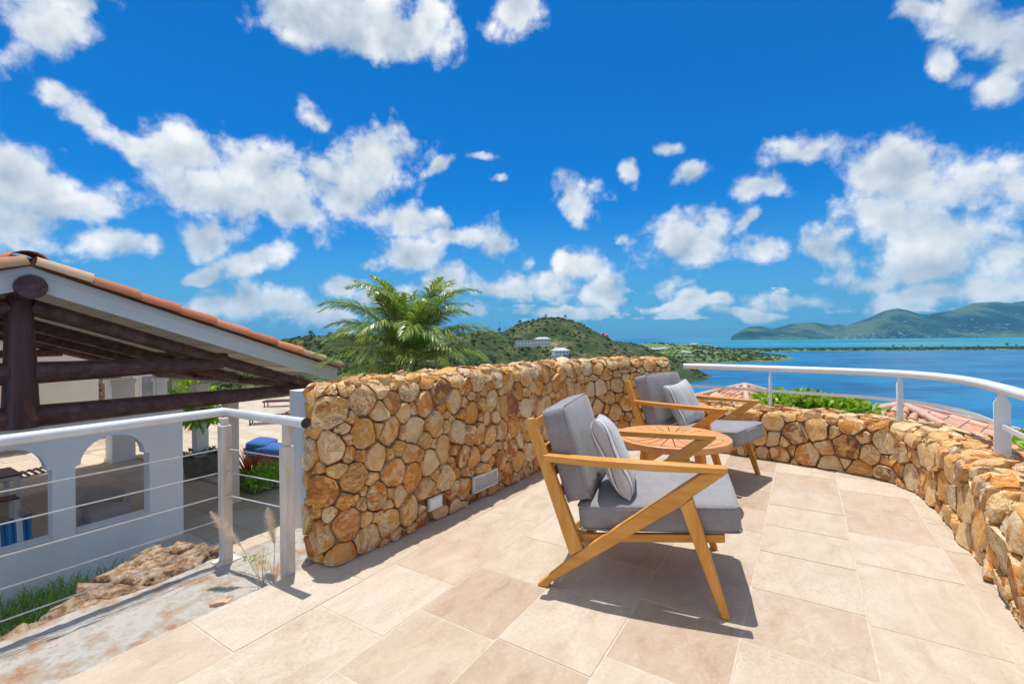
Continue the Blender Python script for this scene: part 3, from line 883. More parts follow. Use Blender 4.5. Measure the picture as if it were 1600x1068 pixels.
# ------------------------------------------------------------------ concrete ledge with the old railing on it
led = tag(thing('concrete_ledge', None, None), kind='structure')
nu, nw = 170, 110
V_ = []; 
for i in range(nu + 1):
    a = -2.2 + 3.95 * i / nu
    edge = -2.80 + .035 * mn.noise(Vector((a * 2.3, .3, 0))) + .022 * mn.noise(Vector((a * 9, 1.3, 0)))
    for j in range(nw + 1):
        b = -2.232 + (edge + 2.232) * j / nw
        z = -.028 + .006 * mn.fractal(Vector((a * 7, b * 7, 2)), .5, 2.1, 6) + .0025 * mn.noise(Vector((a * 30, b * 30, 5)))
        w = (b - edge)
        if w < .19: z += .006 * min(1, w / .02)      # old nosing strip
        p = gp(a, b); V_.append((p.x, p.y, z))
    for j, (db, z) in enumerate(((-.012, -.05), (-.005, -.14), (.05, -.32), (.05, -2.9))):
        q = edge + db + .02 * mn.noise(Vector((a * 6, z * 8, 1)))
        p = gp(a, q); V_.append((p.x, p.y, z))
w_ = nw + 5
F_ = [(i * w_ + j, i * w_ + j + 1, (i + 1) * w_ + j + 1, (i + 1) * w_ + j) for i in range(nu) for j in range(w_ - 1)]
endp = [nu * w_ + j for j in range(w_)]
me = np_mesh('ledge', V_, F_, True)
obj('ledge', me, CONC, led)
face = MB(); q0, q1 = gp(1.74, -2.232), gp(1.74, -2.80)
face.add([(q0.x, q0.y, -.03), (q1.x, q1.y, -.03), (q1.x, q1.y, -2.9), (q0.x, q0.y, -2.9)], [(0, 1, 2, 3)]); obj('ledge_end', face, CONC, led)
FLAG = simple('flagstone', [(.3, (.30, .17, .12)), (.5, (.50, .31, .20)), (.7, (.62, .47, .36))], 8, 7, .85, .6, 40, rand=.15, stretch=(1, 1, 1))
rf = random.Random(4)
for (a, b, la, lb) in ((1.06, -2.315, .075, .035),):
    n = 9; poly = []
    for i in range(n):
        t = 2 * math.pi * i / n; k = rf.uniform(.45, 1.2); poly.append((a + la * k * math.cos(t), b + lb * k * math.sin(t)))
    def pf(u, v, h):
        p = gp(u, v); return (p.x, p.y, -.029 + h)
    m_ = MB(); stone_mb(m_, poly, pf, rf, .008, .0, 14)
    obj('flagstone', m_, FLAG, led, sharp=R(60))

# ------------------------------------------------------------------ railings
lrail = thing('cable_railing', 'white tube handrail on weathered posts with steel cables beside the ledge', 'railing', (-1.6, 2.55, 0))
C0 = Vector((-1.675, 2.635)); Cend = Vector((-1.035, 2.27)); d1 = (Cend - C0).normalized()
RZ = .795
Bk = C0 - E1 * 4.2
tubeP = [(Bk.x, Bk.y, RZ), (C0.x - E1.x * .02, C0.y - E1.y * .02, RZ)]
mbt = MB(); mbt.tube([(Bk.x, Bk.y, RZ), (C0.x, C0.y, RZ), (Cend.x, Cend.y, RZ - .004)], .025, 16)
RAILP = simple('handrail_paint', [(.3, (.62, .63, .64)), (.7, (.76, .77, .78))], 9, 5, .33, .06, 40)
obj('handrail', mbt, RAILP, lrail, sharp=R(40), world=True)
capm = MB(); q = Cend + d1 * .002; capm.tube([(q.x, q.y, RZ - .004), (q.x + d1.x * .006, q.y + d1.y * .006, RZ - .004)], .0262, 18)
obj('end_cap', capm, DARK, lrail, sharp=R(40), world=True)
rotr = Matrix((Vector((E1.x, E1.y, 0)), Vector((E2.x, E2.y, 0)), Vector((0, 0, 1)))).transposed()
P1 = Vector((-1.612, 2.545)); P2 = Vector((-1.172, 2.355)); P3 = P1 - E1 * 1.9
def lpost(p, z0, z1, plate_):
    m_ = MB(); m_.box((p.x, p.y, (z0 + z1) / 2), (.054, .054, z1 - z0), rotr)
    o = obj('post', m_, GREYPOST, lrail, bevel=.005, world=True)
    m2 = MB(); m2.box((p.x, p.y, (z1 + RZ - .02) / 2), (.034, .030, RZ - .02 - z1), rotr); obj('neck', m2, GREYPOST, o, bevel=.002, world=True)
    if plate_:
        m3 = MB(); m3.box((p.x, p.y, z0 + .008), (.115, .10, .014), rotr); obj('base_plate', m3, GREYPOST, o, bevel=.003, world=True)
lpost(P1, -.03, .735, True); lpost(P2, -.03, .66, False); lpost(P3, -.03, .735, True)
for z in (.085, .215, .345, .475, .605):
    m_ = MB(); a = P1; b = P1 - E1 * 4.0
    m_.tube([(a.x, a.y, z), (b.x, b.y, z)], .0032, 6); obj('cable', m_, STEEL, lrail, sharp=R(60), world=True)
for z in (.215, .345, .475):
    m_ = MB(); m_.tube([(P1.x, P1.y, z + .13), (P2.x, P2.y, z + .12)], .0032, 6); obj('cable', m_, STEEL, lrail, sharp=R(60), world=True)
    for q in (P1,):
        m_ = MB(); m_.tube([(q.x + E2.x * .03, q.y + E2.y * .03, z + .13), (q.x + E2.x * .042, q.y + E2.y * .042, z + .13)], .007, 8); obj('cable_fitting', m_, STEEL, lrail, sharp=R(60), world=True)

rrail = thing('white_guard_rail', 'white painted tube rail with flat bars curving along the low wall by the sea', 'railing', (3.3, 3.6, .47))
U = np.linspace(.12, LWP.L - .1, 90)
top = []; mid = []
for u in U:
    p, n = LWP.at(float(u)); q = p - n * .215
    top.append((q.x, q.y, .872)); mid.append((q.x, q.y, .648))
m_ = MB(); m_.tube(top, .030, 14); obj('handrail', m_, PAINT, rrail, sharp=R(50), world=True)
m_ = MB()
for i in range(len(mid) - 1):
    m_.bar(mid[i], mid[i + 1], .012, .028)
obj('mid_bar', m_, PAINT, rrail, world=True)
def near_u(x, y):
    return min((((LWP.p[i] - LWP.n[i] * .215) - Vector((x, y))).length, LWP.u[i]) for i in range(len(LWP.p)))[1]
us = [near_u(2.63, 4.60), near_u(3.326, 3.83), near_u(2.867, 2.726)]; us.append(us[-1] + 1.42)
for u in us:
    p, n = LWP.at(u); q = p - n * .215; tdir = Vector((-n.y, n.x))
    prof = [(-.037, .44), (.037, .44), (.037, .79), (.017, .825), (.017, .862), (-.017, .862), (-.017, .825), (-.037, .79)]
    pts = [(q.x + tdir.x * .006 + n.x * a, q.y + tdir.y * .006 + n.y * a, z) for a, z in prof]
    m_ = MB(); m_.prism(pts, (-tdir.x * .012, -tdir.y * .012, 0)); obj('post', m_, PAINT, rrail, bevel=.002, world=True)

# ------------------------------------------------------------------ lounge chairs, pillows, side table
def rbox(sx, sy, sz, r, n=9, crown=0.0, sag=0.0):
    """soft cushion block: rounded edges, bulging faces"""
    mb = MB(); hx, hy, hz = sx / 2, sy / 2, sz / 2
    idx = {}; V = []; F = []
    def vid(i, j, k):
        key = (i, j, k)
        if key in idx: return idx[key]
        def co(t, h):
            a = math.sin((t / n - .5) * math.pi)          # denser near the edges
            return a * h
        p = Vector((co(i, hx), co(j, hy), co(k, hz)))
        q = Vector((max(-hx + r, min(hx - r, p.x)), max(-hy + r, min(hy - r, p.y)), max(-hz + r, min(hz - r, p.z))))
        d = p - q
        if d.length > 1e-6: p = q + d.normalized() * min(r, d.length) if d.length > r else p
        X, Y = p.x / hx, p.y / hy
        p.z += crown * (1 if p.z > 0 else -.4) * (1 - X * X) * (1 - Y * Y) * abs(p.z / hz)
        p.x += .006 * (1 - Y * Y) * (1 if p.x > 0 else -1) * abs(X) ** 3
        p.y += .006 * (1 - X * X) * (1 if p.y > 0 else -1) * abs(Y) ** 3
        p += Vector((1, 1, 1)) * .0025 * mn.noise(p * 9)
        idx[key] = len(V); V.append(p); return idx[key]
    for a in range(n):
        for b in range(n):
            for (f0) in (0, n):
                F.append((vid(f0, a, b), vid(f0, a + 1, b), vid(f0, a + 1, b + 1), vid(f0, a, b + 1)))
                F.append((vid(a, f0, b), vid(a + 1, f0, b), vid(a + 1, f0, b + 1), vid(a, f0, b + 1)))
                F.append((vid(a, b, f0), vid(a + 1, b, f0), vid(a + 1, b + 1, f0), vid(a, b + 1, f0)))
    mb.add(V, F); return mb

def piping(sx, sy, z, r, rad=.004):
    pts = []
    for cx, cy, a0 in ((sx / 2 - r, sy / 2 - r, 0), (-sx / 2 + r, sy / 2 - r, 90), (-sx / 2 + r, -sy / 2 + r, 180), (sx / 2 - r, -sy / 2 + r, 270)):
        for i in range(5):
            t = R(a0 + 22.5 * i); pts.append((cx + r * math.cos(t), cy + r * math.sin(t), z))
    pts.append(pts[0])
    return MB().tube(pts, rad, 6, cap=False)

CW = .715
def make_chair(label):
    t = thing('lounge_chair', label, 'lounge chair', (0, 0, 0), 0, 'pair of teak lounge chairs')
    def xz(poly, y, w): return MB().prism([(x, y, z) for x, z in poly], (0, w, 0))
    for side in (0, 1):
        y = 0.0 if side == 0 else CW - .042
        obj('rear_post', xz([(-.056, .795), (-.045, .808), (-.012, .812), (.226, .208), (.163, .165)], y + .003, .036), TEAK_V, t, bevel=.005)
        # long diagonal from the rear foot up to the arm tip
        obj('rear_leg', xz([(0, .006), (.008, 0), (.055, 0), (.069, .026), (.661, .462), (.705, .505), (.836, .613), (.842, .628), (.742, .610), (.221, .206), (.178, .168)], y, .042), TEAK, t, bevel=.005)
        obj('front_leg', xz([(.655, .458), (.708, .506), (.853, .004), (.847, 0), (.822, 0), (.816, .006)], y + .002, .038), TEAK_V, t, bevel=.005)
        # arm: flat board, slightly bowed outwards
        s = -1 if side == 0 else 1; yc = y + .021
        prof = [(.035, 0, .026), (.27, .016, .034), (.55, .012, .034), (.80, .002, .030), (.848, 0, .026)]
        V = []; 
        for (x, bow, hw_) in prof:
            zt = .640 + .006 * x; th = .034 if x < .7 else .026
            for dy in (-hw_, hw_):
                for dz in (-th, 0): V.append((x, yc + s * bow + dy, zt + dz))
        F = []
        for i in range(len(prof) - 1):
            a, b = i * 4, (i + 1) * 4
            F += [(a, b, b + 1, a + 1), (a + 2, a + 3, b + 3, b + 2), (a + 1, b + 1, b + 3, a + 3), (a, a + 2, b + 2, b)]
        F += [(0, 1, 3, 2), tuple(len(prof) * 4 - 4 + k for k in (0, 2, 3, 1))]
        obj('armrest', MB().add(V, F), TEAK, t, bevel=.006)
        yr = y + (.043 if side == 0 else -.031)
        obj('seat_rail', xz([(.19, .222), (.19, .258), (.838, .345), (.838, .310)], yr, .030), TEAK, t, bevel=.003)
    def cross(name, x, z, w, h): obj(name, MB().box((x, CW / 2, z), (w, CW - .15, h)), TEAK, t, bevel=.003)
    cross('cross_rail', .80, .312, .035, .04); cross('cross_rail', .24, .236, .035, .04)
    for i in range(6):
        x = .30 + .085 * i; obj('seat_slat', MB().box((x, CW / 2, .262 + (x - .19) * .134 + .006), (.055, CW - .15, .012)), TEAK, t, bevel=.002)
    def back_bar(name, k, hh):
        x = -.033 + (.195 + .033) * k; z = .80 + (.19 - .80) * k
        obj(name, MB().box((x + .008, CW / 2, z), (.022, CW - .075, hh), Matrix.Rotation(R(-19.5), 3, 'Y')), TEAK, t, bevel=.003)
    back_bar('top_rail', .045, .05)
    for k in (.25, .42, .58): back_bar('back_slat', k, .045)
    # cushions
    sy = CW - .105
    seat = rbox(.715, sy, .128, .030, 12, .018)
    o = obj('seat_cushion', seat, FABRIC, t, sharp=R(80)); o.location = (.548, CW / 2, .375); o.rotation_euler = (0, R(-6.2), 0)
    for z in (.050, -.056): obj('piping', piping(.713, sy - .002, z, .030, .0035), FABRIC, o, sharp=R(80))
    bk = rbox(.46, sy, .125, .026, 12, .012)
    o = obj('back_cushion', bk, FABRIC, t, sharp=R(80)); o.location = (.134, CW / 2, .632); o.rotation_euler = (0, R(-106), 0)
    for z in (.052, -.054): obj('piping', piping(.458, sy - .002, z, .026, .0035), FABRIC, o, sharp=R(80))
    return t

def make_pillow(name, label, w, h, th, mat, loc, rot, group=None):
    n = 16; mb = MB(); V = []; F = []
    for s in (1, -1):
        for i in range(n + 1):
            for j in range(n + 1):
                u, v = math.sin((i / n - .5) * math.pi), math.sin((j / n - .5) * math.pi)
                z = th / 2 * (max(0, (1 - u ** 4) * (1 - v ** 4))) ** .5 * (1 + .10 * mn.noise(Vector((u * 2, v * 2, s * 3.3)))) + .004 * mn.noise(Vector((u * 6, v * 6, s)))* (1 - u ** 6) * (1 - v ** 6)
                x = w / 2 * u * (1 - .07 * (1 - v * v) ** 2); y = h / 2 * v * (1 - .09 * (1 - u * u) ** 2)
                V.append((x, y, s * max(z, .003)))
    m = (n + 1) * (n + 1)
    for s in (0, 1):
        for i in range(n):
            for j in range(n):
                a = s * m + i * (n + 1) + j; F.append((a, a + 1, a + n + 2, a + n + 1))
    ring = [i * (n + 1) for i in range(n + 1)] + [n * (n + 1) + j for j in range(1, n + 1)] + [i * (n + 1) + n for i in range(n - 1, -1, -1)] + [j for j in range(n - 1, 0, -1)]
    for k in range(len(ring)):
        a, b = ring[k], ring[(k + 1) % len(ring)]; F.append((a, b, b + m, a + m))
    mb.add(V, F)
    o = obj(name, mb, mat, sharp=R(100)); o.location = loc; o.rotation_euler = rot
    return tag(o, label, 'pillow', group)

ch1 = make_chair('teak lounge chair with grey cushions in front, its pillow tipped beside the near armrest')
A1 = R(-20.2); ch1.location = (.109, 2.212, 0); ch1.rotation_euler = (0, 0, A1)
ch2 = copy_tree(ch1)
A2 = R(-46.8); ch2.location = (1.051, 4.094, 0); ch2.rotation_euler = (0, 0, A2)
ch2['label'] = 'teak lounge chair with grey cushions standing by the far end of the tall stone wall'
def chair_pt(c, a, x, y, z):
    return (c.location.x + x * math.cos(a) - y * math.sin(a), c.location.y + x * math.sin(a) + y * math.cos(a), z)
# pillows lean on the back cushions; local x runs across the pillow's stripes
def lean(a, tilt, yaw, roll=0):
    return (Matrix.Rotation(a + R(yaw), 4, 'Z') @ Matrix.Rotation(R(tilt), 4, 'Y') @ Matrix.Rotation(R(roll), 4, 'Z')).to_euler()
make_pillow('striped_pillow', 'pale grey striped pillow on the front chair, tilted against its back cushion', .40, .40, .135, PILLOW, chair_pt(ch1, A1, .335, .27, .605), lean(A1, 66, 8, 90 - 6), 'striped pillows on the lounge chairs')
make_pillow('striped_pillow', 'pale grey striped pillow on the chair by the wall end', .40, .40, .135, PILLOW, chair_pt(ch2, A2, .335, .36, .605), lean(A2, 66, -4, 90 + 6), 'striped pillows on the lounge chairs')

TC = Vector((1.16, 3.337)); TR = .405; TZ = .48
tb = thing('side_table', 'round teak table with radial slats between the two chairs', 'side table', (TC.x, TC.y, 0))
rim = MB(); n = 56; V = []
for (r_, z) in ((TR - .055, TZ - .004), (TR - .055, TZ - .034), (TR, TZ - .045), (TR, TZ - .004), (TR - .006, TZ)):
    for j in range(n): t = 2 * math.pi * j / n; V.append((r_ * math.cos(t), r_ * math.sin(t), z))
rim.add(V, [(i * n + j, i * n + (j + 1) % n, ((i + 1) % 5) * n + (j + 1) % n, ((i + 1) % 5) * n + j) for i in range(5) for j in range(n)])
obj('rim', rim, TEAK_T, tb, sharp=R(30))
obj('hub', MB().lathe([(.04, TZ - .03), (.04, TZ - .003), (.036, TZ - .001)], 20), TEAK_T, tb, sharp=R(30))
ns = 24
for k in range(ns):
    t0 = 2 * math.pi * (k + .0) / ns; t1 = 2 * math.pi * (k + 1) / ns; gapw = .0035
    pts = []
    for (r_, s) in ((.043, 0), (TR - .057, 0)):
        d = gapw / r_ ; pts.append((r_, t0 + d))
    pts += [(TR - .057, (t0 + t1) / 2), (TR - .057, t1 - gapw / (TR - .057)), (.043, t1 - gapw / .043)]
    m_ = MB(); m_.prism([(r_ * math.cos(t), r_ * math.sin(t), TZ - .024) for r_, t in pts], (0, 0, .023 + rng.uniform(-.0008, .0006)))
    obj('slat', m_, TEAK_T, tb, bevel=.0015)
for k in range(4):
    t = R(28 + 90 * k); d = Vector((math.cos(t), math.sin(t)))
    m_ = MB(); a0 = d * .25; a1 = d * .335; s_ = Vector((-d.y, d.x))
    P = []
    for (c, w, z) in ((a0, .026, TZ - .035), (a1, .016, 0)):
        for (i, j) in ((-1, -1), (1, -1), (1, 1), (-1, 1)): q = c + s_ * w * i + d * w * j * .8; P.append((q.x, q.y, z))
    m_.add(P, [(0, 1, 2, 3), (4, 7, 6, 5), (0, 4, 5, 1), (1, 5, 6, 2), (2, 6, 7, 3), (3, 7, 4, 0)])
    obj('leg', m_, TEAK_V, tb, bevel=.004)
for k in range(2):
    t = R(28 + 90 * k); d = Vector((math.cos(t), math.sin(t), 0))
    obj('apron_bar', MB().bar(d * -.27 + Vector((0, 0, TZ - .055 - .0 * k)), d * .27 + Vector((0, 0, TZ - .055)), .03, .034 - .004 * k), TEAK_T, tb, bevel=.003)

# ------------------------------------------------------------------ veranda house on the lower level
BO = Vector((-6.07, 8.363)); BT = Vector((.53, .848)); BN = Vector((.848, -.53)); PZ = -2.3
BT.normalize(); BN.normalize()
def bw(t, s, z):
    p = BO + BT * t - BN * s
    return Vector((p.x, p.y, z))
brot = Matrix((Vector((BT.x, BT.y, 0)), Vector((-BN.x, -BN.y, 0)), Vector((0, 0, 1)))).transposed()
def bbox(mb, t0, t1, s0, s1, z0, z1): return mb.box(bw((t0 + t1) / 2, (s0 + s1) / 2, (z0 + z1) / 2), (abs(t1 - t0), abs(s1 - s0), abs(z1 - z0)), brot)
RT = -2.06                                           # ridge line
house = thing('veranda_house', 'open white veranda with arched wall, dark log trusses and terracotta tiled gable', 'house', tuple(bw(RT, 0, PZ)))
# arcade wall
wall = MB(); WT = .24; zs, zsp, zap, ztop = -1.765, -.71, -.315, -.02
def wseg(t0, t1, zb0, zb1, zt):
    pts = [bw(t0, 0, zb0), bw(t1, 0, zb1), bw(t1, 0, zt), bw(t0, 0, zt)]
    wall.prism(pts, Vector((-BN.x, -BN.y, 0)) * WT)
wseg(-6.6, 0, -3.0, -3.0, zs)
cent = [-.99 - 1.22 * k for k in range(5)]
prev = 0.0
for c in cent:
    wseg(c + .48, prev, zs, zs, zsp)                 # pier
    ra = .42
    wseg(c + ra, c + .48, zsp, zsp, ztop)
    if prev > c + .48 + 1e-6: wseg(c + .48, prev, zsp, zsp, ztop)
    N = 14
    for i in range(N):
        a0, a1 = math.pi * i / N, math.pi * (i + 1) / N
        t0, t1 = c + ra * math.cos(a1), c + ra * math.cos(a0)
        wseg(t0, t1, zsp + (zap - zsp) * math.sin(a1), zsp + (zap - zsp) * math.sin(a0), ztop)
    wseg(c - .48, c - ra, zsp, zsp, ztop)
    prev = c - .48
wseg(-6.6, prev, zs, zs, ztop)
obj('arcade_wall', wall, WHITE, house, world=True)
for c in cent[:3]:
    m_ = MB(); bbox(m_, c - .47, c + .47, -.03, .26, zs + .002, zs + .018); obj('sill', m_, WHITE, house, bevel=.003, world=True)
# logs
def log(name, p, q, r0, r1, parent=house, mat=LOG, n=16, wob=.007):
    p, q = Vector(p), Vector(q); k = 9; pts = []; rr = []
    sd_ = rng.random() * 50
    for i in range(k):
        t = i / (k - 1); c = p.lerp(q, t)
        c += Vector((mn.noise(Vector((t * 2.2, sd_, 0))), mn.noise(Vector((t * 2.2, sd_, 9))), mn.noise(Vector((t * 2.2, sd_, 5))))) * wob
        pts.append(c); rr.append((r0 + (r1 - r0) * t) * (1 + .03 * mn.noise(Vector((t * 4, sd_, 3)))))
    m_ = MB(); m_.tube(pts, rr, n); return obj(name, m_, mat, parent, sharp=R(45), world=True)
log('king_post', bw(RT, -.02, -.02), bw(RT, -.02, 1.90), .205, .14, mat=LOG_V, n=20)
log('ridge_log', bw(RT, -.66, 1.985), bw(RT, 7.6, 2.02), .165, .16, n=20)
pk = MB(); pk.prism([bw(RT - .03, -.225, .40), bw(RT + .07, -.225, .40), bw(RT + .15, -.225, .08), bw(RT + .05, -.225, .08)], Vector((-BN.x, -BN.y, 0)) * .06)
obj('peg', pk, wood_mat('peg_wood', (.09, .03, .022), (.15, .055, .04), (.22, .10, .075), .5, .4, 2), house, bevel=.006, world=True)
SL = .345
for sgn in (1, -1):
    T_ = lambda d: RT + sgn * d
    log('rafter', bw(T_(.12), 0, 1.74), bw(T_(4.78), 0, 1.74 - SL * 4.66), .125, .10)
    log('tie_beam', bw(T_(.14), 0, .13), bw(T_(4.55), 0, .105), .165, .125)
    log('collar_beam', bw(T_(.13), 0, .77), bw(T_(2.75), 0, .79), .165, .115)
    for s_ in (2.6, 5.0, 7.4):
        log('rafter', bw(T_(.05), s_, 1.76), bw(T_(4.75), s_, 1.76 - SL * 4.7), .11, .10)
    log('collar_beam', bw(T_(.05), 7.4, .95), bw(T_(2.2), 7.4, .95), .10, .10)
    log('purlin', bw(T_(2.9), .2, .90), bw(T_(2.9), 7.6, .90), .07, .07)
    log('wall_plate', bw(T_(4.45), .1, .20), bw(T_(4.45), 7.7, .20), .10, .10)
# roof deck, fascia
S0, S1, TE = -.52, 8.1, 4.98
ZR = 2.235                                           # deck top at the ridge
for sgn in (1, -1):
    a, b = RT, RT + sgn * TE
    zd = lambda t: ZR - SL * abs(t - RT)
    m_ = MB(); m_.prism([bw(a, S0 + .02, zd(a)), bw(b, S0 + .02, zd(b)), bw(b, S0 + .02, zd(b) - .10), bw(a, S0 + .02, zd(a) - .10)], Vector((-BN.x, -BN.y, 0)) * (S1 - S0))
    obj('roof_deck', m_, CREAM, house, world=True)
    m_ = MB(); m_.prism([bw(a, S0 - .02, zd(a) + .045), bw(b, S0 - .02, zd(b) + .045), bw(b, S0 - .02, zd(b) - .27), bw(a, S0 - .02, zd(a) - .27)], Vector((-BN.x, -BN.y, 0)) * .038)
    obj('fascia', m_, WHITE, house, world=True)
    m_ = MB(); m_.prism([bw(a, S0 - .045, zd(a) + .033), bw(b, S0 - .045, zd(b) + .033), bw(b, S0 - .045, zd(b) - .055), bw(a, S0 - .045, zd(a) - .055)], Vector((-BN.x, -BN.y, 0)) * .024)
    obj('fascia_trim', m_, WHITE, house, world=True)
    m_ = MB(); bbox(m_, b - .02 * sgn, b + .02 * sgn, S0, S1, zd(b) - .16, zd(b) + .01); obj('eave_board', m_, WHITE, house, world=True)
    for i in range(9):                               # boards under the deck
        tb_ = RT + sgn * (.3 + i * .52)
        m_ = MB(); zz = zd(tb_) - .10
        m_.prism([bw(tb_ - .012, S0 + .05, zz + .004 - SL * sgn * -.012 * 0), bw(tb_ + .012, S0 + .05, zz + .004), bw(tb_ + .012, S0 + .05, zz - .012), bw(tb_ - .012, S0 + .05, zz - .012)], Vector((-BN.x, -BN.y, 0)) * (S1 - S0 - .1))
        obj('ceiling_batten', m_, CREAM, house, world=True)
# barrel tiles: half-round, tapered, along a fall line
def barrel_me(L_=.46, r0=.085, r1=.105, th=.013, n=8):
    mb = MB(); V = []
    for (x, r_) in ((0, r0), (L_, r1)):
        for k in range(n + 1):
            t = math.pi * k / n
            V.append((x, r_ * math.cos(t), r_ * math.sin(t)))
        for k in range(n + 1):
            t = math.pi * k / n
            V.append((x, (r_ - th) * math.cos(t), (r_ - th) * math.sin(t)))
    m = n + 1; q = 2 * m; F = []
    for k in range(n):
        F.append((k, k + 1, q + k + 1, q + k)); F.append((m + k, q + m + k, q + m + k + 1, m + k + 1))
        F.append((k, m + k, m + k + 1, k + 1)); F.append((q + k, q + k + 1, q + m + k + 1, q + m + k))
    F += [(0, q, q + m, m), (n, m + n, q + m + n, q + n)]
    mb.add(V, F); return mb.mesh('barrel_tile', R(40))
BTILE = barrel_me(.62, .145, .170); BTILE.materials.append(TERRA)
NTILE = barrel_me(.40, .072, .090); NTILE.materials.append(TERRA)
def put_tile(parent, me, p, ang, slope, roll=0.0, name='roof_tile'):
    o = bpy.data.objects.new(name, me); COL.objects.link(o); o.parent = parent
    off = Vector(parent.location); o.location = Vector(p) - off
    o.rotation_euler = (Matrix.Rotation(ang, 4, 'Z') @ Matrix.Rotation(slope, 4, 'Y') @ Matrix.Rotation(roll, 4, 'X')).to_euler()
    return o
angT = math.atan2(BT.y, BT.x)
sl = math.atan(SL)
for sgn in (1, -1):
    ang = angT if sgn > 0 else angT + math.pi
    for i in range(9):
        d = .02 + .565 * i
        p = bw(RT + sgn * d, S0 - .07, ZR - SL * d + .050)
        put_tile(house, BTILE, p, ang, sl - .02, rng.uniform(-.03, .03))
# the field tiles behind the edge, joined
V0 = np.array([v.co[:] for v in BTILE.vertices]); F0 = [tuple(p.vertices) for p in BTILE.polygons]
VV = []; FF = []
for sgn in (1, -1):
    ang = angT if sgn > 0 else angT + math.pi
    rm = np.array((Matrix.Rotation(ang, 3, 'Z') @ Matrix.Rotation(sl - .02, 3, 'Y')))
    for j in range(1, 33):
        for i in range(9):
            d = .02 + .565 * i
            p = bw(RT + sgn * d, S0 - .07 + .265 * j, ZR - SL * d + .06)
            o_ = len(VV) * len(V0)
            VV.append(V0 @ rm.T + np.array(p)); FF += [tuple(k + o_ for k in f) for f in F0]
me = bpy.data.meshes.new('tile_field'); me.from_pydata(np.concatenate(VV).tolist(), [], FF)
obj('tile_field', me, TERRA, house, world=True, kind='stuff')
for j in range(14):
    p = bw(RT, S0 - .02 + .58 * j, ZR + .11)
    o = put_tile(house, BTILE, p, math.atan2(-BN.y, -BN.x), 0.0 - .02, 0, 'ridge_tile'); o.scale = (1, 1.45, 1.05)
# columns of the veranda
def column(t, s, w, z1=.1, mat=WHITE, cap=True, base=True):
    m_ = MB(); bbox(m_, t - w / 2, t + w / 2, s - w / 2, s + w / 2, PZ, z1)
    o = obj('column', m_, mat, house, bevel=.006, world=True)
    if base:
        m2 = MB(); bbox(m2, t - w / 2 - .03, t + w / 2 + .03, s - w / 2 - .03, s + w / 2 + .03, PZ, PZ + .09); obj('column_base', m2, mat, o, bevel=.006, world=True)
    if cap:
        m2 = MB(); bbox(m2, t - w / 2 - .03, t + w / 2 + .03, s - w / 2 - .03, s + w / 2 + .03, z1 - .12, z1 - .001); obj('column_cap', m2, mat, o, bevel=.006, world=True)
column(1.30, .95, .24, .12, CREAM)
column(1.9, 3.7, .28, .12); column(2.35, 7.3, .28, .12); column(1.45, 7.6, .55, .12); column(-5.6, 7.6, .4, .12); column(-3.0, 7.6, .4, .12)
pil = MB(); pil.box((-3.80, 8.22, -1.0), (.30, .30, 2.64), brot)
pillar = thing('garden_pillar', 'square white rendered pillar just behind the end of the stone wall', 'pillar', (-3.80, 8.22, PZ))
obj('shaft', pil, WHITE, pillar, bevel=.008, world=True)
pb_ = MB(); pb_.box((-3.80, 8.22, PZ + .05), (.36, .36, .10), brot); obj('plinth', pb_, CREAM, pillar, bevel=.006, world=True)

# back house seen through the trusses
bh = thing('cream_house', 'cream rendered house across the patio seen between the log beams', 'house', tuple(bw(-2, 12.5, PZ)))
m_ = MB(); bbox(m_, -14.0, 2.25, 12.2, 16, PZ, 1.3); obj('wall', m_, CREAM, bh, world=True)
m_ = MB(); bbox(m_, 3.05, 5.3, 13.5, 17, PZ, 1.1); obj('wing', m_, CREAM, bh, world=True)
m_ = MB(); bbox(m_, 2.30, 3.0, 12.5, 13.0, PZ, 1.2); obj('stone_panel', m_, ROCK, bh, world=True, label='rough grey stone clad panel')
for k in range(3):
    m_ = MB(); bbox(m_, 3.25 + k * .68, 3.75 + k * .68, 13.46, 13.6, PZ + .02, PZ + 2.2); w_o = obj('window', m_, WHITE, bh, world=True)
    m2 = MB(); bbox(m2, 3.30 + k * .68, 3.70 + k * .68, 13.44, 13.47, PZ + .1, PZ + 2.1); obj('pane', m2, simple('window_pane', [(.3, (.20, .22, .23)), (.7, (.30, .32, .33))], 3, 3, .08, 0, 10, spec=.6) if k == 0 else bpy.data.materials['window_pane'], w_o, world=True)
m_ = MB(); bbox(m_, -14.2, 2.28, 12.0, 16.2, 1.303, 1.42); obj('roof', m_, TERRA, bh, world=True)
# openwork screen at the far side of the veranda
scr = thing('openwork_screen', 'pierced white masonry screen behind the dark king post', 'screen', tuple(bw(-.9, 11.6, PZ)))
SCRM = CREAM
for i in range(9):
    for j in range(9):
        m_ = MB(); c = bw(-2.05 + i * .30, 11.6, -1.9 + j * .28)
        ring = []
        for k in range(12): a = 2 * math.pi * k / 12; ring.append((c + Vector((BT.x, BT.y, 0)) * math.cos(a) * .115 + Vector((0, 0, math.sin(a) * .115))))
        ring.append(ring[0]); m_.tube(ring, .030, 6, cap=False)
        obj('block', m_, SCRM, scr, sharp=R(70), world=True)

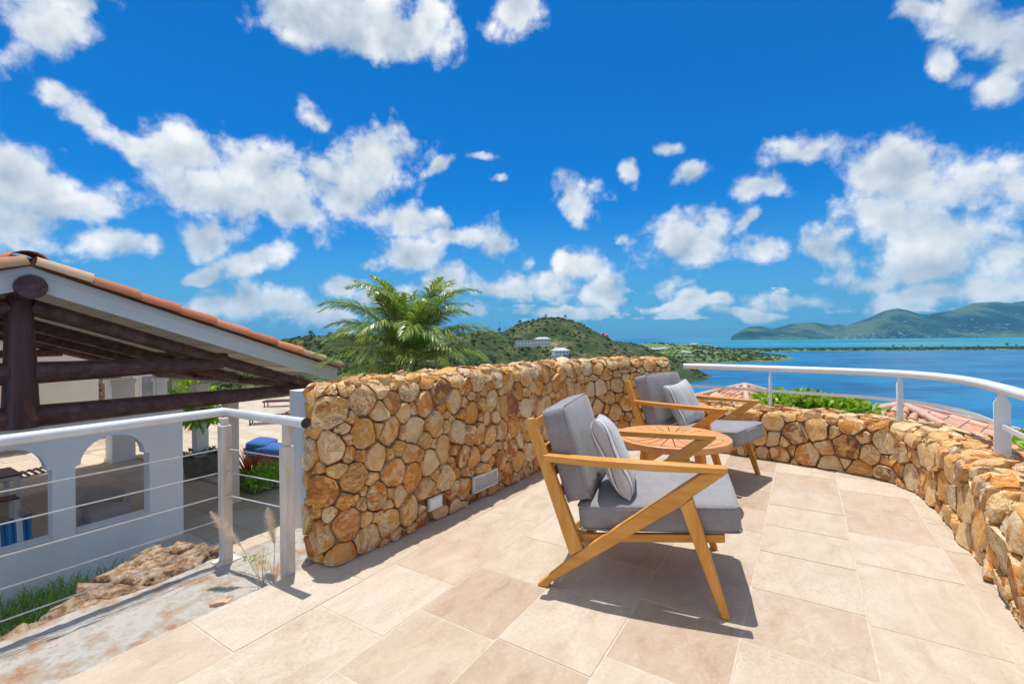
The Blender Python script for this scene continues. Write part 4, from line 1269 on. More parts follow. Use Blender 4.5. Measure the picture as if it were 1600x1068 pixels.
# patio paving
patio = tag(thing('patio_floor', None, None), kind='structure')
m_ = MB(); bbox(m_, -9, 14, .02, 24, PZ - .5, PZ - .016); obj('grout_bed', m_, GROUT, patio)
m_ = MB(); bbox(m_, -.42, 14, -2.9, .018, PZ - .5, PZ - .016); obj('grout_bed', m_, GROUT, patio)
SUNP = TILE
rp = random.Random(77)
restp = MB(); restq = MB()
g = .004
t_ = -4.8; row = 0
while t_ < 6.0:
    wt_ = .61; s_ = -2.85 - rp.uniform(0, .4)
    while s_ < 9.4:
        L_ = rp.choice((.61, .61, .92, .41)); 
        s0_, s1_ = max(s_ + g, -2.85), s_ + L_ - g
        s_ += L_
        if s1_ - s0_ < .05: continue
        if s0_ < .05 and t_ < -.4: continue
        if s0_ > .3 and t_ < -4.2: continue
        m_ = MB(); bbox(m_, t_ + g, t_ + wt_ - g, s0_, s1_, PZ - .03, PZ + rp.uniform(-.0015, .0015))
        obj('tile', m_, PATIO, patio)
    t_ += wt_
for (ta, tb__, sa, sb, mb_) in ((-9, 6.0, 9.6, 24, restq), (6.0, 14, -2.8, 24, restq), (-9, -4.85, .3, 9.5, restp)):
    t_ = ta
    while t_ < tb__ - .1:
        s_ = sa - rp.uniform(0, .4)
        while s_ < sb:
            L_ = rp.choice((.61, .92, .41)); bbox(mb_, t_ + g, t_ + .61 - g, max(s_, sa) + g, s_ + L_ - g, PZ - .03, PZ + rp.uniform(-.0015, .0015)); s_ += L_
        t_ += .61
obj('paving_far', restq, SUNP, patio, kind='stuff'); obj('paving_inside', restp, PATIO, patio, kind='stuff')
m_ = MB(); bbox(m_, 1.75, 2.0, 1.6, 8.8, PZ + .003, PZ + .055); obj('kerb', m_, TILE, patio, bevel=.006)
m_ = MB(); bbox(m_, 2.0, 6.0, 1.35, 1.6, PZ + .003, PZ + .055); obj('kerb', m_, TILE, patio, bevel=.006)

# ---- furniture on the lower level
def seat_box(name, d, c, r, mat, parent, rz, crown=.02, label=None):
    o = obj(name, rbox(d[0], d[1], d[2], r, 8, crown), mat, parent, sharp=R(80)); o.location = c; o.rotation_euler = (0, 0, rz)
    if label: o['label'] = label
    return o
def place_at(x, y, z=PZ): return (x, y, z)
# tub armchair just inside the arch
ac = thing('tub_armchair', 'taupe upholstered tub armchair with channelled back seen through the arch', 'armchair', tuple(bw(-.80, 1.45, PZ)), angT + R(20))
sh = MB(); V = []; F = []; n = 22
def tub(t, k):                                        # channelled shell, t along the back
    a = R(-20 + 220 * t); hgt = .78 - .22 * abs(t - .5) * 1.6 + .035 * abs(math.sin(t * math.pi * 5))
    ro = .47 + .018 * abs(math.sin(t * math.pi * 5)); ri = .36
    return (ro * math.cos(a), ro * math.sin(a)), (ri * math.cos(a), ri * math.sin(a)), hgt
for i in range(n * 2 + 1):
    o_, i_2, h_ = tub(i / (2 * n), 0)
    V += [(o_[0], o_[1], .10), (o_[0] * 1.06, o_[1] * 1.06, h_ - .06), ((o_[0] + i_2[0]) / 2 * 1.05, (o_[1] + i_2[1]) / 2 * 1.05, h_), (i_2[0] * 1.03, i_2[1] * 1.03, h_ - .05), (i_2[0], i_2[1], .30)]
for i in range(n * 2):
    for k in range(4): F.append((i * 5 + k, (i + 1) * 5 + k, (i + 1) * 5 + k + 1, i * 5 + k + 1))
F += [(0, 1, 2, 3, 4), tuple(n * 2 * 5 + k for k in (4, 3, 2, 1, 0))]
sh.add(V, F); obj('back_shell', sh, ARMCHAIR, ac, sharp=R(60))
o = obj('seat_cushion', rbox(.66, .66, .2, .06, 8, .03), ARMCHAIR, ac, sharp=R(80)); o.location = (0, -.06, .36)
m_ = MB(); m_.lathe([(.40, .06), (.42, .12), (.42, .30), (.40, .31)], 24); obj('base', m_, ARMCHAIR, ac, sharp=R(40))
for k in range(4):
    a = R(45 + 90 * k); obj('foot', MB().lathe([(.022, 0), (.03, .07)], 10, (.3 * math.cos(a), .3 * math.sin(a), 0)), DARK, ac, sharp=R(40))
# sofa below the arch at the frame edge, with the blue pillow on it
sf = thing('grey_sofa', 'low taupe sofa against the arcade wall under the arch', 'sofa', tuple(bw(-2.75, .72, PZ)), angT)
seat_box('seat_cushion', (1.30, .70, .22), (0, .05, .34), .05, ARMCHAIR, sf, 0)
seat_box('backrest', (1.34, .18, .50), (0, -.30, .46), .05, ARMCHAIR, sf, 0)
obj('base', MB().box((0, 0, .12), (1.30, .80, .20)), ARMCHAIR, sf, bevel=.02)
for s in (-1, 1): seat_box('armrest', (.14, .74, .32), (s * .66, .02, .42), .05, ARMCHAIR, sf, 0)
make_pillow('blue_striped_pillow', 'blue and white striped pillow on the sofa behind the arch sill', .47, .47, .17, BLUEPILLOW, tuple(bw(-2.10, .38, -1.63)), (Matrix.Rotation(angT, 4, 'Z') @ Matrix.Rotation(R(78), 4, 'X')).to_euler())
# dining table
DW = DARKWOOD
dt = thing('dining_table', 'long dining table with red-brown top and white metal legs inside the veranda', 'table', tuple(bw(-2.35, 4.9, PZ)), angT)
for k in range(6): obj('plank', MB().box((0, -.42 + .168 * k, .735), (2.3, .162, .03)), DW, dt, bevel=.003)
obj('frame', MB().box((0, -.47, .685), (2.24, .04, .06)).box((0, .47, .685), (2.24, .04, .06)).box((-1.1, 0, .685), (.04, .9, .06)).box((1.1, 0, .685), (.04, .9, .06)), PAINT, dt, bevel=.003)
for x in (-1.08, 1.08):
    for y in (-.45, .45): obj('leg', MB().box((x, y, .33), (.085, .085, .66)), PAINT, dt, bevel=.004)
bn = thing('dining_bench', 'backless bench with red-brown seat beside the dining table', 'bench', tuple(bw(-2.35, 3.75, PZ)), angT)
for k in range(3): obj('plank', MB().box((0, -.13 + .13 * k, .435), (1.9, .124, .03)), DW, bn, bevel=.003)
for x in (-.9, .9):
    for y in (-.15, .15): obj('leg', MB().box((x, y, .21), (.07, .07, .42)), PAINT, bn, bevel=.004)
wd = thing('dark_cabinet', 'dark red wooden cabinet at the back of the veranda', 'cabinet', tuple(bw(-3.0, 9.9, PZ)), angT)
obj('carcass', MB().box((0, 0, .9), (1.5, .45, 1.8)), DW, wd, bevel=.01)
for s in (-1, 1): obj('door', MB().box((s * .36, -.235, .9), (.68, .03, 1.68)), DW, wd, bevel=.006)
# slatted rocking chaise: dark slats on a white curved frame
cs = thing('slatted_chaise', 'low chaise of dark slats on a curved white frame beside the dining table', 'chaise', tuple(bw(-1.1, 5.6, PZ)), angT)
curve = [(-.75, .22), (-.68, .36), (-.52, .46), (-.30, .49), (0, .50), (.35, .52), (.75, .55), (1.0, .57)]
for y in (-.30, .30):
    obj('side_frame', MB().tube([(x, y, z - .03) for x, z in curve], .02, 8), PAINT, cs, sharp=R(50))
    for x, z in ((-.52, .43), (.85, .53)): obj('leg', MB().box((x, y, z / 2), (.04, .03, z)), PAINT, cs, bevel=.003)
cp = catmull([Vector((x, z)) for x, z in curve], .095)
for a, b in zip(cp, cp[1:]):
    c = (a + b) / 2; d = (b - a).normalized()
    obj('slat', MB().box((c.x, 0, c.y), (.058, .62, .018), Matrix.Rotation(-math.atan2(d.y, d.x), 3, 'Y')), DARKWOOD, cs)
# planters
def planter(x, y, w, h, label, rz):
    t = thing('planter', label, 'planter', (x, y, PZ), rz, 'grey planters on the patio')
    a, b = w * .40, w * .5
    V = [(-a, -a, 0), (a, -a, 0), (a, a, 0), (-a, a, 0), (-b, -b, h), (b, -b, h), (b, b, h), (-b, b, h)]
    c = b - .03; V += [(-c, -c, h), (c, -c, h), (c, c, h), (-c, c, h), (-c, -c, h - .06), (c, -c, h - .06), (c, c, h - .06), (-c, c, h - .06)]
    F = [(0, 3, 2, 1)] + [(i, (i + 1) % 4, 4 + (i + 1) % 4, 4 + i) for i in range(4)] + [(4 + i, 4 + (i + 1) % 4, 8 + (i + 1) % 4, 8 + i) for i in range(4)] + [(8 + i, 8 + (i + 1) % 4, 12 + (i + 1) % 4, 12 + i) for i in range(4)]
    obj('pot', MB().add(V, F), PLANTER, t, bevel=.008)
    obj('soil', MB().add([(-c, -c, h - .05), (c, -c, h - .05), (c, c, h - .05), (-c, c, h - .05)], [(0, 1, 2, 3)]), SOIL, t)
    return t
planter(-8.15, 11.95, .74, .56, 'grey tapered planter holding the small leafy tree on the patio', angT)
planter(-6.05, 10.9, .95, .30, 'long low grey planter with red cordyline and bright fern', angT)

# leaves: blades and foliage clouds
def leaf_cloud(centres, sizes, n_each, lw, ll, seed, up=.3, shell=.65):
    r = np.random.RandomState(seed); Vs = []; Fs = []; o = 0
    for c, s, n in zip(centres, sizes, n_each):
        d = r.normal(size=(n, 3)); d /= np.linalg.norm(d, axis=1)[:, None]
        rad_ = shell + (1 - shell) * r.rand(n) ** .6; rad_ *= .85 + .3 * r.rand(n)
        p = np.array(c) + d * np.array(s) * rad_[:, None]
        ax = d * np.array([1, 1, .6]) + r.normal(size=(n, 3)) * .7 + np.array([0, 0, up]); ax /= np.linalg.norm(ax, axis=1)[:, None]
        sd_ = np.cross(ax, r.normal(size=(n, 3))); sd_ /= np.linalg.norm(sd_, axis=1)[:, None] + 1e-9
        k = (.6 + .8 * r.rand(n))[:, None]
        a = p; b = p + ax * ll * k * .5 + sd_ * lw * k * .5; t = p + ax * ll * k; e_ = p + ax * ll * k * .5 - sd_ * lw * k * .5
        V = np.stack([a, b, t, e_], 1).reshape(-1, 3); Vs.append(V)
        Fs.append(np.arange(n * 4).reshape(n, 4) + o); o += n * 4
    return np_mesh('leaves', np.concatenate(Vs), np.concatenate(Fs))
def blades(c, n, L_, w, seed, spread=.8, droop=.5, rad0=.05):
    r = random.Random(seed); V = []; F = []
    for _ in range(n):
        a = r.uniform(0, 6.283); k = r.uniform(.1, 1) ** .6 * spread; l = L_ * r.uniform(.6, 1.1)
        p = Vector(c) + Vector((math.cos(a), math.sin(a), 0)) * r.uniform(0, rad0)
        d = Vector((math.cos(a) * k, math.sin(a) * k, 1)).normalized(); sdv = Vector((-math.sin(a), math.cos(a), 0)) * w / 2
        o = len(V); m = 5
        for i in range(m):
            V += [p - sdv * (1 - i / m * .8), p + sdv * (1 - i / m * .8)]
            p = p + d * (l / m); d = (d + Vector((math.cos(a) * .3, math.sin(a) * .3, -droop * .5)) * (i / m) * 1.2).normalized()
        V.append(p)
        for i in range(m - 1): F.append((o + 2 * i, o + 2 * i + 1, o + 2 * i + 3, o + 2 * i + 2))
        F.append((o + 2 * m - 2, o + 2 * m - 1, o + 2 * m))
    mb = MB(); mb.add(V, F); return mb
def plant(name, label, loc, group=None, cat='plant'): return thing(name, label, cat, loc, 0, group)
# small tree in the planter
x0, y0 = -8.15, 11.95
tr_ = plant('potted_tree', 'small leafy tree growing from the tapered planter', (x0, y0, PZ + .5), cat='tree')
tm = MB()
tm.tube([(0, 0, 0), (.02, 0, .35), (-.02, .01, .6)], [.035, .03, .028], 8)
for a in range(5):
    t = 1.26 * a; tm.tube([(-.02, .01, .55), (.16 * math.cos(t), .16 * math.sin(t), .80), (.30 * math.cos(t), .30 * math.sin(t), 1.02)], [.02, .016, .01], 6)
obj('trunk', tm, BARK, tr_, sharp=R(50))
cs_ = [(.30 * math.cos(1.26 * a), .30 * math.sin(1.26 * a), 1.08 + .06 * (a % 2)) for a in range(5)] + [(0, 0, 1.2)]
obj('crown', leaf_cloud(cs_, [(.24, .24, .18)] * 6, [46] * 6, .085, .26, 3, -.2), FERNLEAF, tr_)
su = plant('succulent', 'blue green succulents around the foot of the small tree', (x0, y0, PZ + .5))
obj('foliage', leaf_cloud([(-.2, -.15, .06), (.2, -.18, .05), (.02, .2, .06), (-.24, .2, .05), (.24, .15, .06)], [(.14, .14, .10)] * 5, [50] * 5, .05, .13, 4, .5), leaf_mat('succulent_leaf', [(0, (.08, .14, .10)), (1, (.19, .27, .22))], .5, .1), su)
co = plant('red_cordyline', 'spiky dark red cordyline in the low planter', (-6.20, 10.72, PZ + .25))
obj('leaves', blades((0, 0, 0), 110, .95, .040, 5, 1.25, .35), REDLEAF, co)
fe = plant('bright_fern', 'bright green feathery fern beside the red cordyline', (-5.90, 10.62, PZ + .25))
obj('fronds', leaf_cloud([(0, 0, .16), (.28, .12, .14), (-.22, -.10, .10), (.12, -.2, .10), (.42, .25, .16)], [(.26, .26, .2)] * 5, [330] * 5, .03, .10, 6, .2), FERNLEAF, fe)
pl_ = plant('yellow_hedge_plant', 'bright yellow green shrub across the patio between beam and column', tuple(bw(5.6, 13.2, PZ)))
obj('foliage', leaf_cloud([(0, 0, 1.3), (.5, .3, 1.0), (-.4, -.2, 1.6), (0, 0, 2.1), (.4, .2, .5), (-.3, 0, .6)], [(.5, .5, .5)] * 6, [160] * 6, .10, .26, 8, .4), BUSHLEAF, pl_)
# blue lounge cushion beyond the kerb
bl = thing('blue_lounge_cushion', 'rumpled blue canvas lounge cushion by the patio kerb', 'lounge cushion', (-6.95, 13.2, PZ), R(-12))
o = obj('seat_pad', rbox(1.5, .7, .24, .08, 10, .07), BLUE, bl, sharp=R(90)); o.location = (0, 0, .36)
o = obj('folded_pad', rbox(.62, .70, .16, .07, 10, .07), BLUE, bl, sharp=R(90)); o.location = (-.40, .02, .53); o.rotation_euler = (.05, .12, .2)
obj('frame', MB().box((0, 0, .12), (1.4, .6, .2)), DARKWOOD, bl, bevel=.01)
# sun loungers on the far deck
def lounger(x, y, rz, label):
    t = thing('sun_lounger', label, 'sun lounger', (x, y, PZ), rz, 'dark sun loungers on the far deck')
    for s in (-1, 1): obj('side_rail', MB().box((0, s * .33, .30), (1.9, .05, .07)), DARKWOOD, t)
    for k in range(9): obj('slat', MB().box((-.85 + .14 * k, 0, .335), (.11, .62, .02)), DARKWOOD, t)
    obj('backrest', MB().bar((.38, 0, .35), (.95, 0, .62), .62, .025), DARKWOOD, t)
    for a in (-.85, .85):
        for s in (-1, 1): obj('leg', MB().box((a, s * .3, .14), (.05, .05, .27)), DARKWOOD, t)
    return t
lounger(-10.3, 19.6, R(20), 'dark wooden sun lounger on the pale deck, seen just under the handrail')
lounger(-12.4, 24.6, R(12), 'dark wooden sun lounger furthest off, right under the log tie beam')
lounger(-9.0, 20.6, R(20), 'dark wooden sun lounger beside the two others, half behind the railing post')

# ------------------------------------------------------------------ ground between ledge and veranda
def hgt(x, y):
    """planted slope below the ledge"""
    b = x * E2.x + y * E2.y; a = x * E1.x + y * E1.y
    d = -2.78 - b                                     # metres beyond the ledge edge
    z = -.45 - .72 * d
    return max(z, -2.46) + .04 * mn.fractal(Vector((x * 1.4, y * 1.4, 0)), .8, 2, 4)
nx, ny = 60, 70; V_ = []; F_ = []
for i in range(nx + 1):
    for j in range(ny + 1):
        b = -2.80 - 4.4 * i / nx; a = -3.5 + 7.3 * j / ny
        p = gp(a, b); V_.append((p.x, p.y, hgt(p.x, p.y)))
for i in range(nx):
    for j in range(ny):
        o_ = i * (ny + 1) + j; F_.append((o_, o_ + 1, o_ + ny + 2, o_ + ny + 1))
keep = []
for f in F_:
    c = np.mean([V_[k] for k in f], axis=0)
    rel = Vector((c[0], c[1])) - BO; t = rel.dot(BT); s = -rel.dot(BN)
    if s < .2 and not (t > -.42 and s > -2.86): keep.append(f)
me = np_mesh('slope', V_, keep, True)
tag(obj('mulch_slope', me, SOIL), kind='structure')
# rocks of the rough garden wall beside the passage
def rock(parent, c, d, seed, rz, label=None):
    r = random.Random(seed); bm = bmesh.new(); bmesh.ops.create_icosphere(bm, subdivisions=3, radius=1)
    for v in bm.verts:
        q = v.co.copy()
        k = 1 + .42 * mn.fractal(q * 1.3 + Vector((seed * 3.7, 0, 0)), .7, 2.1, 5) + .10 * mn.cell(q * 2.3 + Vector((seed, 0, 0)))
        q = Vector((math.copysign(abs(q.x) ** .6, q.x), math.copysign(abs(q.y) ** .6, q.y), math.copysign(abs(q.z) ** .7, q.z)))
        v.co = Vector((q.x * d[0], q.y * d[1], q.z * d[2])) * k
    me = bpy.data.meshes.new('rock'); bm.to_mesh(me); bm.free()
    for p in me.polygons: p.use_smooth = True
    o = obj('rock', me, ROCK, parent); o.location = Vector(c) - parent.location; o.rotation_euler = (r.uniform(-.15, .15), r.uniform(-.15, .15), rz)
    return o
rw = thing('rock_wall', 'rough wall of tumbled brown rocks below the concrete ledge', 'rock wall', (-4.9, 5.8, -2.4))
rr_ = random.Random(31)
line = catmull([(-4.97, 6.72), (-4.86, 6.0), (-4.80, 5.3), (-4.78, 4.6), (-4.60, 3.9), (-4.25, 3.2), (-3.9, 2.6)], .30)
for i, p in enumerate(line):
    dirv = (line[min(i + 1, len(line) - 1)] - line[max(i - 1, 0)]).normalized(); ang = math.atan2(dirv.y, dirv.x)
    zt = -1.86 + .006 * i
    for lev in range(3):
        for k in range(3):
            off = Vector((-dirv.y, dirv.x)) * (k - 1) * .27 + Vector((rr_.uniform(-.09, .09), rr_.uniform(-.09, .09)))
            rock(rw, (p.x + off.x, p.y + off.y, zt - .12 - .23 * lev), (rr_.uniform(.18, .34), rr_.uniform(.16, .26), rr_.uniform(.11, .20)), i * 10 + lev * 3 + k, ang + rr_.uniform(-.7, .7))
# grass at the foot of the veranda wall
gr = MB(); rg = random.Random(8)
tot = 0
Vg = []; Fg = []
for _ in range(5200):
    t = -.9 - 2.4 * rg.random() ** .8; s = -.08 - rg.random() ** .8 * (2.7 if t < -1.3 else .5)
    if rg.random() > min(1, max(.05, (-1.25 - t) / .6)): continue
    p = bw(t, s, 0); z = hgt(p.x, p.y)
    L_ = rg.uniform(.12, .34); a = rg.uniform(0, 6.28); k = rg.uniform(.2, .9)
    dv = Vector((math.cos(a) * k, math.sin(a) * k, 1)).normalized(); sv = Vector((-math.sin(a), math.cos(a), 0)) * .008
    q = Vector((p.x, p.y, z - .01)); m1 = q + dv * L_ * .6; tip = m1 + (dv + Vector((math.cos(a) * .5, math.sin(a) * .5, -.5))) * L_ * .45
    o = len(Vg); Vg += [q - sv, q + sv, m1 + sv * .7, m1 - sv * .7, tip]; Fg += [(o, o + 1, o + 2, o + 3), (o + 3, o + 2, o + 4)]
gr.add(Vg, Fg); tag(obj('grass', gr, GRASSLEAF, normals=False), kind='stuff')
# feathery grass stalks on the ledge
def stalk(root, tip, head0, label, seed):
    t = plant('fountain_grass_stalk', label, root, 'plumed grass stalks on the ledge', 'grass stalk')
    r0, t1 = Vector(root), Vector(tip) - Vector(root)
    mid = t1 * .55 + Vector((.02, 0, .015))
    pts = catmull_3([(0, 0, 0), tuple(mid * .5), tuple(mid), tuple(t1)], 5)
    obj('stem', MB().tube(pts, [.0028 - .0016 * i / (len(pts) - 1) for i in range(len(pts))], 6), STRAW, t, sharp=R(60))
    r = random.Random(seed); V = []; F = []
    k0 = int(len(pts) * head0)
    for _ in range(1000):
        f = r.uniform(0, 1); q = pts[k0].lerp(pts[-1], f); d = (pts[-1] - pts[k0]).normalized()
        a = r.uniform(0, 6.28); side = d.orthogonal().normalized(); side = Matrix.Rotation(a, 3, d) @ side
        L_ = .050 * math.sin(math.pi * (.15 + .80 * f)) * r.uniform(.6, 1.3); v = (side * .8 + d * .75).normalized() * L_; w = d.cross(side) * .0012
        o = len(V); V += [q - w, q + w, q + v]; F.append((o, o + 1, o + 2))
    obj('plume', MB().add(V, F), PLUME, t, normals=False)
    obj('leaves', blades((0, 0, 0), 9, .20, .0035, seed, .6, .6, .02), STRAW, t, normals=False)
def catmull_3(P, k):
    P = [Vector(p) for p in P]; out = []; n = len(P)
    for i in range(n - 1):
        a, b, c, d = P[max(i - 1, 0)], P[i], P[i + 1], P[min(i + 2, n - 1)]
        for j in range(k):
            t = j / k; out.append(.5 * ((2 * b) + (c - a) * t + (2 * a - 5 * b + 4 * c - d) * t * t + (3 * b - a - 3 * c + d) * t ** 3))
    out.append(P[-1]); return out
stalk((-1.27, 2.29, -.02), (-1.545, 2.32, .335), .62, 'taller plumed grass stalk arching over the railing post base', 3)
stalk((-1.20, 2.27, -.02), (-1.33, 2.46, .30), .60, 'shorter upright plumed grass stalk near the second railing post', 9)
wd_ = plant('ledge_weed', 'small yellow green weed growing at the ledge edge', (-1.48, 2.56, -.02), cat='weed')
obj('leaves', leaf_cloud([(0, 0, .015), (.06, -.03, .01)], [(.03, .03, .01)] * 2, [26, 20], .008, .016, 12, .2), GRASSLEAF, wd_)

# ------------------------------------------------------------------ palm behind the high wall
def frond_me(L_, pitch, curl, seed, nl=46, ll=.42):
    r = random.Random(seed); mb = MB(); p = Vector((0, 0, 0)); a = pitch; pts = [p.copy()]; m = 18
    for i in range(m):
        p = p + Vector((math.cos(a), 0, math.sin(a))) * L_ / m; a -= curl / m * (.4 + 1.3 * i / m); pts.append(p.copy())
    mb.tube(pts, [.017 * (1 - i / (m + 1)) + .003 for i in range(m + 1)], 5, mi=1)
    for i in range(nl):
        f = .14 + .86 * i / nl; q = pts[0].lerp(pts[-1], 0); k = f * m; j = min(int(k), m - 1); q = pts[j].lerp(pts[j + 1], k - j)
        d = (pts[min(j + 1, m)] - pts[j]).normalized(); up = Vector((0, 1, 0)).cross(d) * -1
        if up.z < 0 and abs(d.z) < .9: up = -up
        for s in (-1, 1):
            sw = math.radians(58 - 34 * f) + r.uniform(-.10, .10)
            l = ll * (math.sin(math.pi * (.16 + .80 * f)) ** .7) * r.uniform(.85, 1.1)
            v = (d * math.cos(sw) + Vector((0, s, 0)) * math.sin(sw) + up * r.uniform(.05, .36)).normalized()
            w = v.cross(up).normalized() * .0130
            m1 = q + v * l * .45; v2 = (v + Vector((0, 0, -.55 - .3 * r.random()))).normalized(); m2 = m1 + v2 * l * .33; t = m2 + (v2 + Vector((0, 0, -.5))).normalized() * l * .25
            o_ = [q - w * .4, q + w * .4, m1 + w, m1 - w, m2 + w * .8, m2 - w * .8, t]
            mb.add(o_, [(0, 1, 2, 3), (3, 2, 4, 5), (5, 4, 6)], 0)
    me = mb.mesh('frond', normals=False)
    me.materials.append(PALMLEAF); me.materials.append(RACHIS); return me
palm = thing('palm_tree', 'feathery date palm rising behind the tall stone wall', 'palm tree', (-2.28, 10.0, -4.6))
pt = MB(); prof = []
for i in range(46):
    z = 5.35 * i / 45; prof.append((.155 + .02 * (i % 2) + .03 * math.exp(-z * 1.4) + .05 * max(0, (z - 4.6) / .7), z))
pt.lathe(prof, 14); obj('trunk', pt, TRUNK, palm, sharp=R(80))
FR = [frond_me(2.2, R(86), R(80), 1, 60, .44), frond_me(2.25, R(70), R(98), 2, 62, .46), frond_me(2.15, R(48), R(92), 3, 60, .46), frond_me(2.0, R(24), R(74), 4, 58, .44), frond_me(1.9, R(2), R(60), 5, 54, .42), frond_me(1.5, R(86), R(40), 6, 44, .36)]
rf_ = random.Random(14)
for ring, (k, cnt, zo) in enumerate(((5, 5, 5.56), (0, 9, 5.52), (1, 13, 5.45), (2, 13, 5.37), (3, 12, 5.28), (4, 9, 5.20))):
    for i in range(cnt):
        o = bpy.data.objects.new('frond', FR[k]); COL.objects.link(o); o.parent = palm
        a = 2 * math.pi * (i + .37 * ring) / cnt + rf_.uniform(-.16, .16)
        o.location = (.09 * math.cos(a), .09 * math.sin(a), zo + rf_.uniform(-.05, .05))
        o.rotation_euler = (Matrix.Rotation(a, 4, 'Z') @ Matrix.Rotation(rf_.uniform(-.16, .12), 4, 'Y') @ Matrix.Rotation(rf_.uniform(-.35, .35), 4, 'X')).to_euler()
        s_ = rf_.uniform(.82, 1.08); o.scale = (s_, s_, s_)

# ------------------------------------------------------------------ shrubs beyond the low wall
def shrub(name, label, c, blobs, n, lw, ll, seed, mat, stemh):
    t = thing(name, label, 'shrub', (c[0], c[1], c[2] - stemh))
    r = random.Random(seed)
    cs_ = [(b[0], b[1], b[2] + stemh) for b in blobs]; sz = [b[3:6] for b in blobs]
    obj('foliage', leaf_cloud(cs_, sz, [n] * len(blobs), lw, ll, seed, .4, .55), mat, t)
    st = MB()
    for k in range(7):
        b = blobs[k % len(blobs)]; st.tube([(r.uniform(-.2, .2), r.uniform(-.2, .2), 0), (b[0] * .5, b[1] * .5, stemh * .55), (b[0], b[1], b[2] + stemh)], [.04, .025, .008], 6)
    obj('stems', st, BARK, t, sharp=R(60))
    return t
rs = random.Random(3)
bl_ = []
for k in range(26):
    x = rs.uniform(-.88, .80); z = -.02 - .13 * (x / .88) + rs.uniform(-.75, -.02) ; bl_.append((x, rs.uniform(-.7, .7), z, rs.uniform(.22, .36), rs.uniform(.22, .36), rs.uniform(.14, .26)))
for k in range(12):
    x = -.85 + 1.75 * k / 11; bl_.append((x, rs.uniform(-.3, .3), .05 - .16 * (x + .85) / 1.75 + rs.uniform(-.06, .10), .12, .12, .12))
shrub('broadleaf_shrub', 'bright green broad-leaved shrub filling the gap behind the low wall and rail', (6.0, 9.2, -.12), bl_, 150, .075, .13, 4, BUSHLEAF, 4.0)
bl2 = [(rs.uniform(-.45, .5), rs.uniform(-.5, .5), rs.uniform(-.55, -.02), .22, .22, .18) for _ in range(16)]
shrub('spreading_shrub', 'yellow green shrub hugging the outside of the low wall past the last rail post', (4.75, 4.05, .20), bl2, 120, .045, .10, 6, BUSHLEAF, 3.0)
bl3 = [(rs.uniform(-.5, .5), rs.uniform(-.3, .3), rs.uniform(-.3, .02), .13, .13, .12) for _ in range(9)]
shrub('wispy_shrub', 'sparse yellowish shrub tips poking up between the low wall and the pink tiled roof', (5.9, 7.0, -.36), bl3, 36, .035, .10, 8, GRASSLEAF, 3.0)
bl4 = [(rs.uniform(-1.2, 1.6), rs.uniform(-.3, .3), rs.uniform(-.3, .0), .16, .16, .10) for _ in range(10)]
shrub('low_yellow_shrub', 'low yellow green growth at the foot of the terracotta roof behind the far chair', (7.6, 12.5, -.75), bl4, 60, .05, .12, 9, GRASSLEAF, 2.5)

